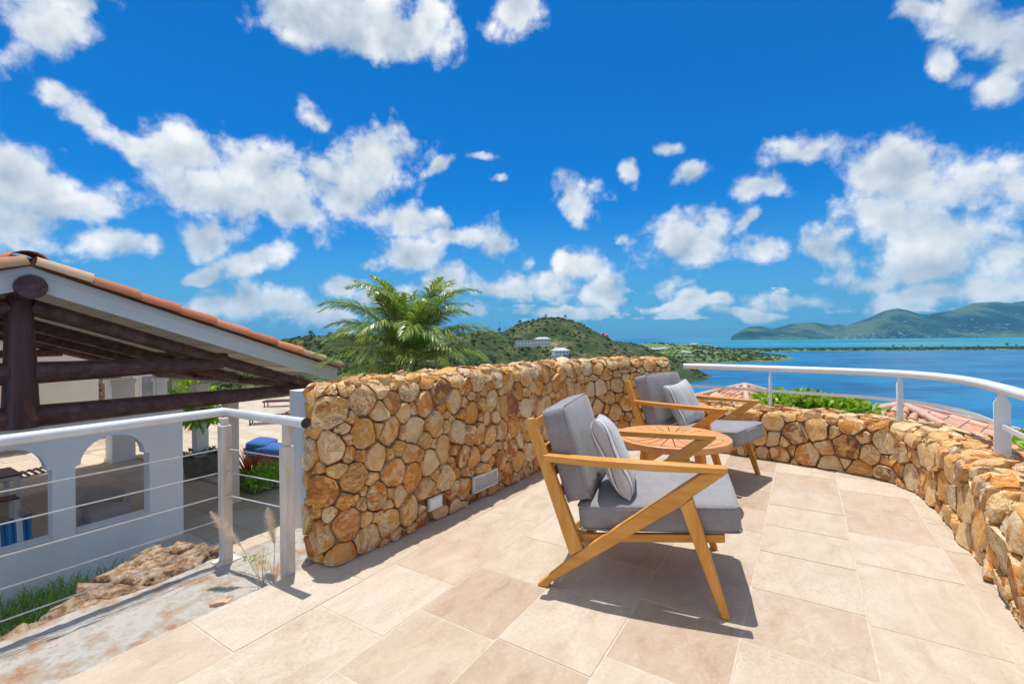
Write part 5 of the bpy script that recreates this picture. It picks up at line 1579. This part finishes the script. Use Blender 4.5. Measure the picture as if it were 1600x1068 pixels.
# ------------------------------------------------------------------ villas with tiled hip roofs below the terrace
PINKT = simple('sunbleached_tile', [(.3, (.50, .20, .12)), (.5, (.62, .32, .21)), (.72, (.70, .50, .38))], 6, 7, .85, .35, 50, rand=.20, island=True,
               rands=(.45, [(0, (.64, .27, .17)), (.3, (.70, .42, .31)), (.55, (.58, .23, .14)), (.8, (.74, .54, .43))]))
VT = barrel_me(.42, .085, .105, .012, 6); VT.materials.append(PINKT)
RIDG = simple('ridge_mortar', [(.3, (.56, .32, .24)), (.7, (.68, .48, .38))], 6, 6, .9, .3, 40)
def villa(name, label, apex, half, rise, rz, limit):
    """square pavilion, hip roof of barrel tiles"""
    t = thing(name, label, 'house', (apex[0], apex[1], apex[2] - rise - 3.0), rz)
    H_ = 3.0
    m_ = MB(); w = half - .45; m_.box((0, 0, H_ / 2 - .05), (2 * w, 2 * w, H_ - .1)); obj('wall', m_, WHITE, t)
    for k in range(4):
        a = k * math.pi / 2; rm = Matrix.Rotation(a, 3, 'Z'); q = rm @ Vector((w + .01, 0, 1.3))
        wo_ = obj('window', MB().box(q, (.06, 1.3, 1.3), rm), PAINT, t); obj('pane', MB().box(rm @ Vector((w + .045, 0, 1.3)), (.02, 1.16, 1.16), rm), bpy.data.materials['window_pane'], wo_)
    m_ = MB(); h = half
    m_.add([(-h, -h, H_), (h, -h, H_), (h, h, H_), (-h, h, H_), (0, 0, H_ + rise - .02), (-h, -h, H_ - .14), (h, -h, H_ - .14), (h, h, H_ - .14), (-h, h, H_ - .14)],
           [(0, 1, 4), (1, 2, 4), (2, 3, 4), (3, 0, 4), (0, 5, 6, 1), (1, 6, 7, 2), (2, 7, 8, 3), (3, 8, 5, 0), (5, 8, 7, 6)])
    obj('roof_deck', m_, PINKT, t)
    slope = math.atan(rise / half); run = math.hypot(rise, half); cand = []
    cx = Matrix.Rotation(-rz, 3, 'Z') @ Vector((-apex[0], -apex[1], 0)); cx.normalize()
    for k in range(4):
        a = k * math.pi / 2; rm = Matrix.Rotation(a, 3, 'Z')
        nrow = int(2 * half / .235)
        for j in range(nrow):
            y = -half + (j + .5) * (2 * half / nrow)
            d0 = abs(y) / half                        # where the course meets the hip
            L_ = run * (1 - d0); c = max(1, int(L_ / .37))
            for i in range(c):
                f = d0 + (1 - d0) * (1 - (i + 1) * .37 / max(L_, .37)) if L_ > .37 else d0
                f = max(f, d0)
                p = rm @ Vector((half * f, y, H_ + rise * (1 - f) + .015))
                cand.append((p, a, (rm @ Vector((1, 0, 0))).dot(cx)))
    cand.sort(key=lambda q: (-(q[2] > -.2), (q[0] - cx * 50).length))
    VV = []; FF = []; V0 = np.array([v.co[:] for v in VT.vertices]); F0 = [tuple(p.vertices) for p in VT.polygons]
    for n_, (p, a, dt_) in enumerate(cand):
        rmx = Matrix.Rotation(a, 4, 'Z') @ Matrix.Rotation(slope - .03, 4, 'Y') @ Matrix.Rotation(rs.uniform(-.06, .06), 4, 'X')
        if n_ < limit:
            o = bpy.data.objects.new('roof_tile', VT); COL.objects.link(o); o.parent = t; o.location = p; o.rotation_euler = rmx.to_euler()
        else:
            r3 = np.array(rmx.to_3x3()); o_ = len(VV) * len(V0); VV.append(V0 @ r3.T + np.array(p)); FF += [tuple(q + o_ for q in f) for f in F0]
    if VV:
        me = bpy.data.meshes.new('tile_field'); me.from_pydata(np.concatenate(VV).tolist(), [], FF); obj('tile_field', me, PINKT, t, kind='stuff')
    for k in range(4):
        a = math.pi / 4 + k * math.pi / 2; rm = Matrix.Rotation(a, 3, 'Z'); q = rm @ Vector((half * 1.414, 0, 0))
        obj('hip_ridge', MB().tube([(q.x, q.y, H_ + .05), (0, 0, H_ + rise + .06)], .10, 8), RIDG, t, sharp=R(60))
    return t
villa('tiled_villa', 'house whose pointed terracotta hip roof shows behind the far chair', (9.5, 18.6, -.84), 2.9, 1.15, R(20), 290)
villa('tiled_villa', 'house whose sun-bleached pink hip roof shows under the rail between two posts', (11.5, 13.4, -.90), 3.3, 1.15, R(38), 290)

# ------------------------------------------------------------------ land, sea and far mountains
SEA = -60.0
rn = np.random.RandomState(5)
def G(x, y, cx, cy, sxl, sxr, syn, syf, h, base=-78.0):
    dx_ = x - cx; dy_ = y - cy
    sx = np.where(dx_ < 0, sxl, sxr); sy = np.where(dy_ < 0, syn, syf)
    return base + (h - base) * np.exp(-.5 * ((dx_ / sx) ** 2 + (dy_ / sy) ** 2))
def vnoise(x, y, s, seed=0):
    out = np.empty(x.shape); fx = x.ravel(); fy = y.ravel(); o = out.ravel()
    for i in range(len(fx)): o[i] = mn.fractal(Vector((fx[i] / s, fy[i] / s, seed)), .9, 2.1, 4)
    return o.reshape(x.shape)
def land(x, y, detail=True):
    d = np.hypot(np.maximum(0, x - 3), np.where(x > -4, np.maximum(0, y - 6), np.maximum(0, y - 34)))
    own = -3.15 - .22 * d - .0010 * d * d
    own = np.where(d > 120, np.minimum(own, -40 - .3 * (d - 120)), own)
    z = own
    z = np.maximum(z, G(x, y, -120, 330, 420, 165, 230, 260, -8.5))      # saddle of land in front of the hill
    z = np.maximum(z, G(x, y, -150, 545, 300, 100, 110, 160, 9.0))       # ridge behind the palm
    z = np.maximum(z, G(x, y, 66, 785, 118, 108, 150, 240, 35.5))        # the scrubby hill
    z = np.maximum(z, G(x, y, -40, 690, 130, 110, 120, 160, 12.0))       # shoulder joining it to the ridge
    z = np.maximum(z, G(x, y, 190, 800, 60, 80, 120, 160, -6.0))
    z = np.maximum(z, G(x, y, 470, 1560, 380, 250, 330, 300, -20.0))     # green lowland with the white tower
    z = np.maximum(z, G(x, y, 330, 1080, 150, 70, 180, 300, -44.0))
    # sand bar running across the bay
    yb = 2080 - .15 * (x - 700)
    bar = -61.5 + 5.0 * np.exp(-.5 * ((y - yb) / 170) ** 4) * 1.0
    z = np.where((x > 420) & (x < 4200), np.maximum(z, bar), z)
    if detail:
        amp = np.clip((np.hypot(x, y) - 60) / 300, 0, 1) * np.clip((z + 61) / 12, 0.15, 1)
        z = z + amp * (3.0 * vnoise(x, y, 120, 1) + 1.4 * vnoise(x, y, 30, 3))
    return z
AZ = np.radians(np.linspace(-75, 80, 360)); RR = np.concatenate([np.linspace(7, 40, 12)[:-1], 40 * (4600 / 40) ** np.linspace(0, 1, 150)])
A_, R_ = np.meshgrid(AZ, RR, indexing='ij'); X_, Y_ = R_ * np.sin(A_), R_ * np.cos(A_)
Z_ = land(X_, Y_)
inner = R_ < 9.0
Z_ = np.where(inner, -4.2, Z_)
na, nr = X_.shape
V = np.stack([X_, Y_, Z_], -1).reshape(-1, 3)
ii, jj = np.meshgrid(np.arange(na - 1), np.arange(nr - 1), indexing='ij')
F = np.stack([ii * nr + jj, (ii + 1) * nr + jj, (ii + 1) * nr + jj + 1, ii * nr + jj + 1], -1).reshape(-1, 4)
under = np.all(Z_.reshape(-1)[F] < SEA - 3, axis=1)
me = np_mesh('land', V, F[~under], True)
m, t, b = new_mat('scrub_ground')
tc = t.node('ShaderNodeTexCoord')
n_ = t.noise(tc.outputs['Object'], .018, 8, .62); n2_ = t.noise(tc.outputs['Object'], .11, 6, .65)
c = t.ramp(t.math('ADD', t.math('MULTIPLY', n_.outputs['Fac'], .6), t.math('MULTIPLY', n2_.outputs['Fac'], .4)), [(.36, (.024, .048, .014)), (.50, (.05, .075, .024)), (.58, (.14, .135, .06)), (.66, (.36, .27, .165))])
sx_ = t.node('ShaderNodeSeparateXYZ'); t.put(sx_.inputs[0], tc.outputs['Object'])
far_ = t.maprange(sx_.outputs[1], 900, 1250)
c = t.mix(far_, c, t.ramp(n2_.outputs['Fac'], [(.38, (.07, .12, .03)), (.5, (.14, .21, .05)), (.62, (.24, .29, .09))]))
t.put(b.inputs['Base Color'], c); b.inputs['Roughness'].default_value = .95; b.inputs['Specular IOR Level'].default_value = .1
tag(obj('terrain', me, m), kind='structure')

# sea
m, t, b = new_mat('sea_water')
tc = t.node('ShaderNodeTexCoord'); sp = t.node('ShaderNodeSeparateXYZ'); t.put(sp.inputs[0], tc.outputs['Object'])
wv = t.noise(t.vec('MULTIPLY', tc.outputs['Object'], (1, 2.2, 1)), .0045, 8, .65)
rip = t.noise(t.vec('MULTIPLY', tc.outputs['Object'], (.35, 1, 1)), .06, 7, .7)
deep = t.ramp(t.math('ADD', t.math('MULTIPLY', wv.outputs['Fac'], .55), t.math('MULTIPLY', rip.outputs['Fac'], .45)), [(.40, (.002, .075, .20)), (.58, (.012, .19, .38))])
turq = t.ramp(t.noise(t.vec('MULTIPLY', tc.outputs['Object'], (.25, 1, 1)), .0016, 5, .6).outputs['Fac'], [(.40, (.004, .12, .24)), (.50, (.006, .24, .32)), (.62, (.02, .36, .38))])
fx = t.maprange(t.math('ADD', sp.outputs[0], t.math('MULTIPLY', sp.outputs[1], -.32)), -200, 1300, smooth=True)
fy = t.maprange(sp.outputs[1], 2000, 2300)
c = t.mix(t.math('MULTIPLY', fx, fy), deep, turq)
t.put(b.inputs['Base Color'], c)
b.inputs['Roughness'].default_value = .28; b.inputs['Specular IOR Level'].default_value = .16; b.inputs['IOR'].default_value = 1.2
w1 = t.noise(t.vec('MULTIPLY', tc.outputs['Object'], (.45, 1, 1)), .16, 6, .65); w2 = t.noise(t.vec('MULTIPLY', tc.outputs['Object'], (.6, 1, 1)), .03, 5, .6)
bp = t.node('ShaderNodeBump'); bp.inputs['Strength'].default_value = .55; bp.inputs['Distance'].default_value = 2.2
t.put(bp.inputs['Height'], t.math('ADD', w1.outputs['Fac'], w2.outputs['Fac'])); t.l.new(bp.outputs[0], b.inputs['Normal'])
sea = MB(); sea.add([(-70000, -2000, SEA), (70000, -2000, SEA), (70000, 80000, SEA), (-70000, 80000, SEA)], [(0, 1, 2, 3)])
tag(obj('sea', sea, m, normals=False), kind='structure')

# far mountains across the bay
PROF = [(1142, 526), (1153, 519), (1169, 510.5), (1188, 509), (1208, 514), (1234, 506), (1274, 504), (1300, 508.5), (1311, 505), (1322, 509), (1355, 497), (1381, 486), (1403, 481.6), (1421, 485), (1436, 490), (1453, 490), (1480, 484), (1497, 481.6), (1519, 473), (1556, 472), (1578, 474), (1600, 471), (1680, 476), (1760, 484), (1850, 480), (1960, 496), (2100, 505), (2300, 517)]
tanx = np.array([(p[0] - 800) / 711.1 for p in PROF]); tanh_ = np.array([-(p[1] + (p[0] - 800) * .01047 - 529) / 711.1 for p in PROF])
NA_, ND = 420, 46
ax_ = np.linspace(tanx[0], tanx[-1], NA_); hh = np.interp(ax_, tanx, tanh_)
dist = np.linspace(7600, 12500, ND)
V = np.empty((NA_, ND, 3))
for i in range(NA_):
    rid = 9600 + 500 * mn.noise(Vector((ax_[i] * 3, 0, 0)))
    for j in range(ND):
        Yd = dist[j]; Xd = ax_[i] * Yd
        top_ = hh[i] * rid + 1.2 - SEA
        u = (Yd - (7750 + 350 * mn.noise(Vector((ax_[i] * 6, 5, 0))))) / (rid - 7750)
        k = max(0, min(1, u)); s_ = k * k * (3 - 2 * k) if Yd <= rid else max(0, 1 - ((Yd - rid) / 2800) ** 2)
        foot = 20 * max(0, min(1, u * 3))
        rel_ = .26 * mn.fractal(Vector((Xd / 900, Yd / 1300, 4)), .9, 2.1, 5) * (1 - .85 * (1 if u > .95 else k)) * k ** .4
        z = SEA - 6 + max(0, min(top_, foot + (top_ - foot) * max(0, s_ + rel_ * 1.1))) + 6 * min(1, max(0, u * 8))
        V[i, j] = (Xd, Yd, z)
V = V.reshape(-1, 3); ii, jj = np.meshgrid(np.arange(NA_ - 1), np.arange(ND - 1), indexing='ij')
F = np.stack([ii * ND + jj, (ii + 1) * ND + jj, (ii + 1) * ND + jj + 1, ii * ND + jj + 1], -1).reshape(-1, 4)
me = np_mesh('mountains', V, F, True)
MT = simple('mountain_scrub_cloud_shadow', [(.40, (.002, .014, .020)), (.49, (.012, .050, .026)), (.58, (.085, .125, .050))], .0011, 7, .95, .5, .006, spec=.05, bdist=40)  # scrub greens; the dark blue noise patches are cloud shadows painted into the colour
tag(obj('mountains', me, MT), kind='structure')
MV = V.reshape(NA_, ND, 3)
# the town along the far shore
tm_ = MB(); rtn = random.Random(2)
for _ in range(430):
    i = min(NA_ - 1, int(rtn.choice((rtn.gauss(.62, .06), rtn.gauss(.36, .10), rtn.gauss(.24, .05), rtn.uniform(.1, 1))) * 250)); i = max(5, i)
    j = int(abs(rtn.gauss(0, 4.5))) + 2; j = min(j, 20)
    p = MV[i, j]; s = rtn.uniform(14, 34)
    if p[2] < SEA + 2: continue
    tm_.box((p[0] + rtn.uniform(-20, 20), p[1] + rtn.uniform(-50, 50), p[2] + 3), (s * 1.6, s, rtn.uniform(8, 18)))
for _ in range(60):
    i = int(rtn.uniform(60, 140)); p = MV[i, 3]; tm_.box((p[0], p[1] - 60, SEA + 5), (rtn.uniform(40, 110), 30, 9))
FARW = simple('far_white', [(.3, (.55, .54, .52)), (.7, (.82, .80, .78))], .02, 3, .8, 0, 10, rand=.2, island=True)
tag(obj('far_town', tm_, FARW), kind='stuff')

# scrub on the hills and mangrove on the bar
proto = []
for k in range(5):
    r = np.random.RandomState(40 + k); n = 20
    d = r.normal(size=(n, 3)); d /= np.linalg.norm(d, axis=1)[:, None]; d[:, 2] = np.abs(d[:, 2]) * .9
    p = d * (.55 + .5 * r.rand(n, 1)) * np.array([1, 1, .75]); a = r.normal(size=(n, 3)); a /= np.linalg.norm(a, axis=1)[:, None]; b_ = np.cross(a, r.normal(size=(n, 3))); b_ /= np.linalg.norm(b_, axis=1)[:, None]
    s = .22 + .26 * r.rand(n, 1)
    proto.append(np.stack([p - a * s, p + b_ * s, p + a * s, p - b_ * s], 1))
def scatter(name, X, Y, Zg, S, mat, seed, squash=1.0):
    r = np.random.RandomState(seed); N = len(X); kk = r.randint(0, 5, N); out = []
    for k in range(5):
        m = kk == k
        if not m.any(): continue
        q = proto[k].reshape(1, -1, 3) * S[m][:, None, None] * np.array([1, 1, squash])
        an = r.rand(m.sum()) * 6.28; c_, s_ = np.cos(an)[:, None], np.sin(an)[:, None]
        q = np.stack([q[..., 0] * c_ - q[..., 1] * s_, q[..., 0] * s_ + q[..., 1] * c_, q[..., 2]], -1)
        q = q + np.stack([X[m], Y[m], Zg[m]], -1)[:, None, :]; out.append(q.reshape(-1, 3))
    V = np.concatenate(out); F = np.arange(len(V)).reshape(-1, 4)
    return tag(obj(name, np_mesh(name, V, F), mat), kind='stuff')
N = 42000
ux = rn.uniform(-.72, .66, N); rr = np.exp(rn.uniform(math.log(70), math.log(1000), N))
X = ux * rr; Y = rr; Zg = land(X, Y, False)
dn = vnoise(X, Y, 45, 9)
ok = (Zg > -57) & (dn > rn.uniform(-.95, .30, N)) & ~((Zg < -45) & (rr < 200))
X, Y = X[ok], Y[ok]; Zg = land(X, Y)
S = (.7 + 2.2 * rn.rand(len(X)) ** 2.2) * np.clip(Y / 330, .5, 1.35)
scatter('hill_scrub', X, Y, Zg - .2 * S, S, SCRUB, 1)
N = 6000
X = rn.uniform(200, 900, N); Y = rn.uniform(900, 1950, N); Zg = land(X, Y, False); ok = (Zg > -58.5) & (vnoise(X, Y, 90, 2) > rn.uniform(-.5, .45, N) + np.clip((Zg + 32) / 12, -.25, .5))
X, Y = X[ok], Y[ok]; Zg = land(X, Y); scatter('lowland_scrub', X, Y, Zg - .5, rn.uniform(2.2, 5.0, len(X)), SCRUB, 2)
N = 5200
X = rn.uniform(430, 2900, N); Y = 2080 - .15 * (X - 700) + rn.uniform(-235, 215, N); Zg = land(X, Y, False); ok = Zg > -59.6
X, Y, Zg = X[ok], Y[ok], Zg[ok]; scatter('mangrove_wood', X, Y, Zg - 1, rn.uniform(3.0, 7.5, len(X)), leaf_mat('mangrove_leaf', [(0, (.018, .05, .014)), (.6, (.035, .085, .02)), (1, (.08, .13, .035))], .7, .1), 3, .8)

# trees one can pick out
def gz(x, y): return float(land(np.array([x]), np.array([y]))[0])
def far_tree(x, y, h, label, group, crown=(.42, .42, .36), mat=TREELEAF, seed=0):
    t = thing('tree', label, 'tree', (x, y, gz(x, y) - .3), 0, group); r = random.Random(seed)
    obj('trunk', MB().tube([(0, 0, 0), (.02 * h, 0, .35 * h), (0, .01 * h, .75 * h)], [.030 * h, .022 * h, .008 * h], 6), BARK, t, sharp=R(60))
    cs_ = [(r.uniform(-.22, .22) * h, r.uniform(-.22, .22) * h, r.uniform(.5, .88) * h) for _ in range(7)]
    obj('crown', leaf_cloud(cs_, [(.20 * h, .20 * h, .15 * h)] * 7, [34] * 7, .07 * h, .12 * h, seed, .2), mat, t)
    return t
gt = 'trees on the hills'
for k, (tx_, Yd, h, lab) in enumerate((
        (-.028, 700, 8, 'dark tree on the hill crest beside the thin pole'), (.018, 760, 9, 'round dark tree on the saddle below the hilltop, behind the white hotel'),
        (.075, 775, 7, 'low bushy tree on the very top of the scrub hill'), (.118, 780, 7, 'lone tree just past the hilltop on its sea side'),
        (.175, 300, 6, 'leafy tree on the slope directly below the small white house'), (.055, 300, 5, 'bright green tree in the dip in front of the white house'),
        (-.05, 190, 4.0, 'bright green bushy tree in the sandy hollow nearest the palm'), (-.44, 520, 9, 'tree on the ridge crest above the terracotta eave'),
        (-.40, 515, 7, 'smaller tree on the ridge beside the eave'), (.20, 790, 8, 'tree beside the red-roofed house on the hill shoulder'))):
    far_tree(tx_ * Yd, Yd, h, lab, gt, mat=(BUSHLEAF if 'bright' in lab else TREELEAF), seed=60 + k)
gp_ = 'taller trees along the sand bar'
for k, (px_, h) in enumerate(((1395, 14), (1412, 12), (1440, 13), (1472, 12), (1528, 11), (1573, 20), (1588, 13))):
    tx_ = (px_ - 800) / 711.1; Yd = 2050 - 70 * (tx_ > .8)
    lab = ['tall tree on the sand bar below the first mountain peak', 'second tall tree beside it on the sand bar below the peak', 'tree on the sand bar just past the peak pair', 'tree standing alone mid sand bar below the saddle', 'tree on the sand bar below the long mountain ridge', 'tallest broad tree on the sand bar near the frame edge', 'slim tree beside the tallest one on the sand bar'][k]
    far_tree(tx_ * Yd, Yd, h, lab, gp_, seed=90 + k)
# poles on the ridge
for k, (px_, Yd, h, lab) in enumerate(((781, 690, 17, 'thin utility pole on the hill crest nearest the palm fronds'), (790, 700, 12, 'shorter thin utility pole on the hill crest'), (797, 705, 15, 'thin utility pole closest to the hilltop on the crest'))):
    x = (px_ - 800) / 711.1 * Yd; t = thing('utility_pole', lab, 'pole', (x, Yd, gz(x, Yd)), 0, 'utility poles on the ridge')
    obj('shaft', MB().tube([(0, 0, 0), (0, 0, h)], [.28, .2], 6), BARK, t); obj('cross_arm', MB().box((0, 0, h - .8), (2.4, .2, .2)), BARK, t)

# ------------------------------------------------------------------ far buildings
PANE = bpy.data.materials['window_pane']
def block(name, label, x, y, z, w, d, h, rz, floors, bays, wallm, roofm, roof='flat', cat='house', win=True):
    t = thing(name, label, cat, (x, y, z), rz)
    obj('wall', MB().box((0, 0, h / 2), (w, d, h)), wallm, t)
    if roof == 'flat': obj('roof', MB().box((0, 0, h + .2), (w + .6, d + .6, .4)), roofm, t)
    else:
        o_ = .06 * w; rh = roof
        obj('roof', MB().add([(-w / 2 - o_, -d / 2 - o_, h), (w / 2 + o_, -d / 2 - o_, h), (w / 2 + o_, d / 2 + o_, h), (-w / 2 - o_, d / 2 + o_, h), (-w * .28, 0, h + rh), (w * .28, 0, h + rh)], [(0, 1, 5, 4), (1, 2, 5), (2, 3, 4, 5), (3, 0, 4), (0, 3, 2, 1)]), roofm, t)
    if win:
        fh = h / floors
        for f in range(floors):
            for k in range(bays):
                c = -w / 2 + (k + .5) * w / bays
                o = obj('window', MB().box((c, -d / 2 - .03, f * fh + fh * .52), (w / bays * .52, .12, fh * .52)), wallm, t)
                obj('pane', MB().box((c, -d / 2 - .07, f * fh + fh * .52), (w / bays * .44, .10, fh * .45)), PANE, o)
    return t
GREYR = simple('grey_roof', [(.3, (.42, .43, .43)), (.7, (.58, .58, .57))], .8, 4, .6, 0, 10)
REDR = simple('red_paint', [(.3, (.36, .07, .09)), (.7, (.46, .11, .12))], .5, 4, .7, 0, 10)
MAUVE = simple('mauve_rock', [(.3, (.20, .09, .085)), (.7, (.36, .19, .16))], .12, 6, .9, .4, 1)
h1 = block('hotel', 'long white two storey hotel with grey roof on the hillside', 17, 572, -8.5, 26, 10, 7.2, R(-4), 2, 7, WHITE, GREYR, cat='hotel')
h2 = block('hotel_wing', 'taller white hotel wing with pitched roof joining the long one', 38, 570, -8.0, 19, 12, 8.6, R(-4), 2, 5, WHITE, GREYR, 2.2, cat='hotel')
h3 = block('white_house', 'small white house with pale hipped roof in front of the scrub hill', 31.8, 302, -11.9, 9.6, 7, 5.0, R(14), 2, 4, WHITE, GREYR, 1.9)
obj('porch', MB().box((3.0, -3.9, 1.2), (3.0, 1.4, 2.4)), PANE, h3); obj('annex', MB().box((-5.8, -.5, 1.6), (2.6, 3.2, .25)), GREYR, h3)
block('red_house', 'pink walled house with red roof on the shoulder of the hill', 158, 800, gz(158, 800) - .5, 21, 12, 5.2, 0, 1, 5, simple('pink_wall', [(.3, (.62, .30, .32)), (.7, (.70, .42, .42))], .5, 3, .8, 0, 5), REDR, 3.6)
block('low_house', 'tan shed roofed house at the foot of the slope left of the white house', -.0 + 14, 260, gz(14, 260), 8, 6, 2.4, R(6), 1, 3, CREAM, GREYR, .9)
for k, (px_, Yd, w, lab) in enumerate(((1003, 1350, 22, 'pale low house at the hill foot where the lowland begins'), (1023, 1300, 26, 'grey roofed house on the lowland, first of two together'), (1036, 1310, 24, 'grey roofed house on the lowland, second of two together'), (1068, 1230, 16, 'cream house close to the shore'), (1076, 1215, 14, 'small white house beside the cream one at the shore'), (1084, 1500, 22, 'pale roofed house mid lowland below the white tower'), (1160, 1600, 20, 'red roofed cottage past the white tower'), (1147, 1610, 20, 'pale cottage just past the white tower'), (1133, 1600, 22, 'low white annex beside the white tower'))):
    x = (px_ - 800) / 711.1 * Yd
    block('lowland_house', lab, x, Yd, gz(x, Yd) - .5, w, w * .6, 4.6, R(-8 + 5 * k), 1, 4, (WHITE, CREAM)[k % 2], (REDR if 'red' in lab else GREYR), 3.0)
lt = block('white_tower_house', 'white building with a square tower on the green headland', 705, 1605, gz(705, 1605) - .5, 34, 14, 6, 0, 1, 6, WHITE, GREYR, 2.5, cat='building')
obj('tower', MB().box((-15.5, -1, 9), (8, 8, 18)), WHITE, lt); obj('tower_roof', MB().box((-15.5, -1, 18.2), (9, 9, .5)), GREYR, lt)
# jetties and a shore strip
for k, (px_, py_, w, lab) in enumerate(((1100, 1400, 40, 'short jetty on the near shore of the lowland'), (1062, 1130, 60, 'low sea wall at the water edge below the lowland houses'))):
    x = (px_ - 800) / 711.1 * py_; t = thing(('jetty', 'sea_wall')[k], lab, ('jetty', 'sea wall')[k], (x, py_, SEA), R(-12))
    obj('deck', MB().box((0, 0, 1.2), (w, 5, .8)), FARW, t)
    for q in range(5): obj('pile', MB().box((-w * .45 + q * w * .22, 0, 0), (1, 4, 2.4)), FARW, t)

for k, (px_, Yd, lab) in enumerate(((1516, 6400, 'white yacht moored off the far town under the long ridge'), (1557, 5800, 'small dark hulled boat further along the turquoise bay'), (1287, 6900, 'white boat on the turquoise water below the first peak'))):
    x = (px_ - 800) / 711.1 * Yd; t = thing('boat', lab, 'boat', (x, Yd, SEA), R(20 * k), 'boats on the bay')
    obj('hull', MB().add([(-16, -4, 4), (12, -5, 4), (20, 0, 5), (12, 5, 4), (-16, 4, 4), (-15, -3, -1), (12, -3, -1), (17, 0, -1), (12, 3, -1), (-15, 3, -1)], [(0, 1, 2, 3, 4), (0, 5, 6, 1), (1, 6, 7, 2), (2, 7, 8, 3), (3, 8, 9, 4), (4, 9, 5, 0)]), (FARW, DARK, FARW)[k], t)
    obj('cabin', MB().box((-2, 0, 6.5), (14, 6, 5)), FARW, t)

# ------------------------------------------------------------------ sea air
hz_m = bpy.data.materials.new('sea_haze'); hz_m.use_nodes = True
ht = NT(hz_m.node_tree); ht.n.clear(); ho = ht.node('ShaderNodeOutputMaterial'); pv = ht.node('ShaderNodeVolumePrincipled')
pv.inputs['Color'].default_value = (.20, .62, .98, 1); pv.inputs['Density'].default_value = 4.2e-5; pv.inputs['Anisotropy'].default_value = .0
ht.l.new(pv.outputs[0], ho.inputs['Volume'])
HAZE = True
if HAZE:
    o = obj('haze', MB().box((0, 39000, 320), (150000, 84000, 790)), hz_m); o['kind'] = 'stuff'
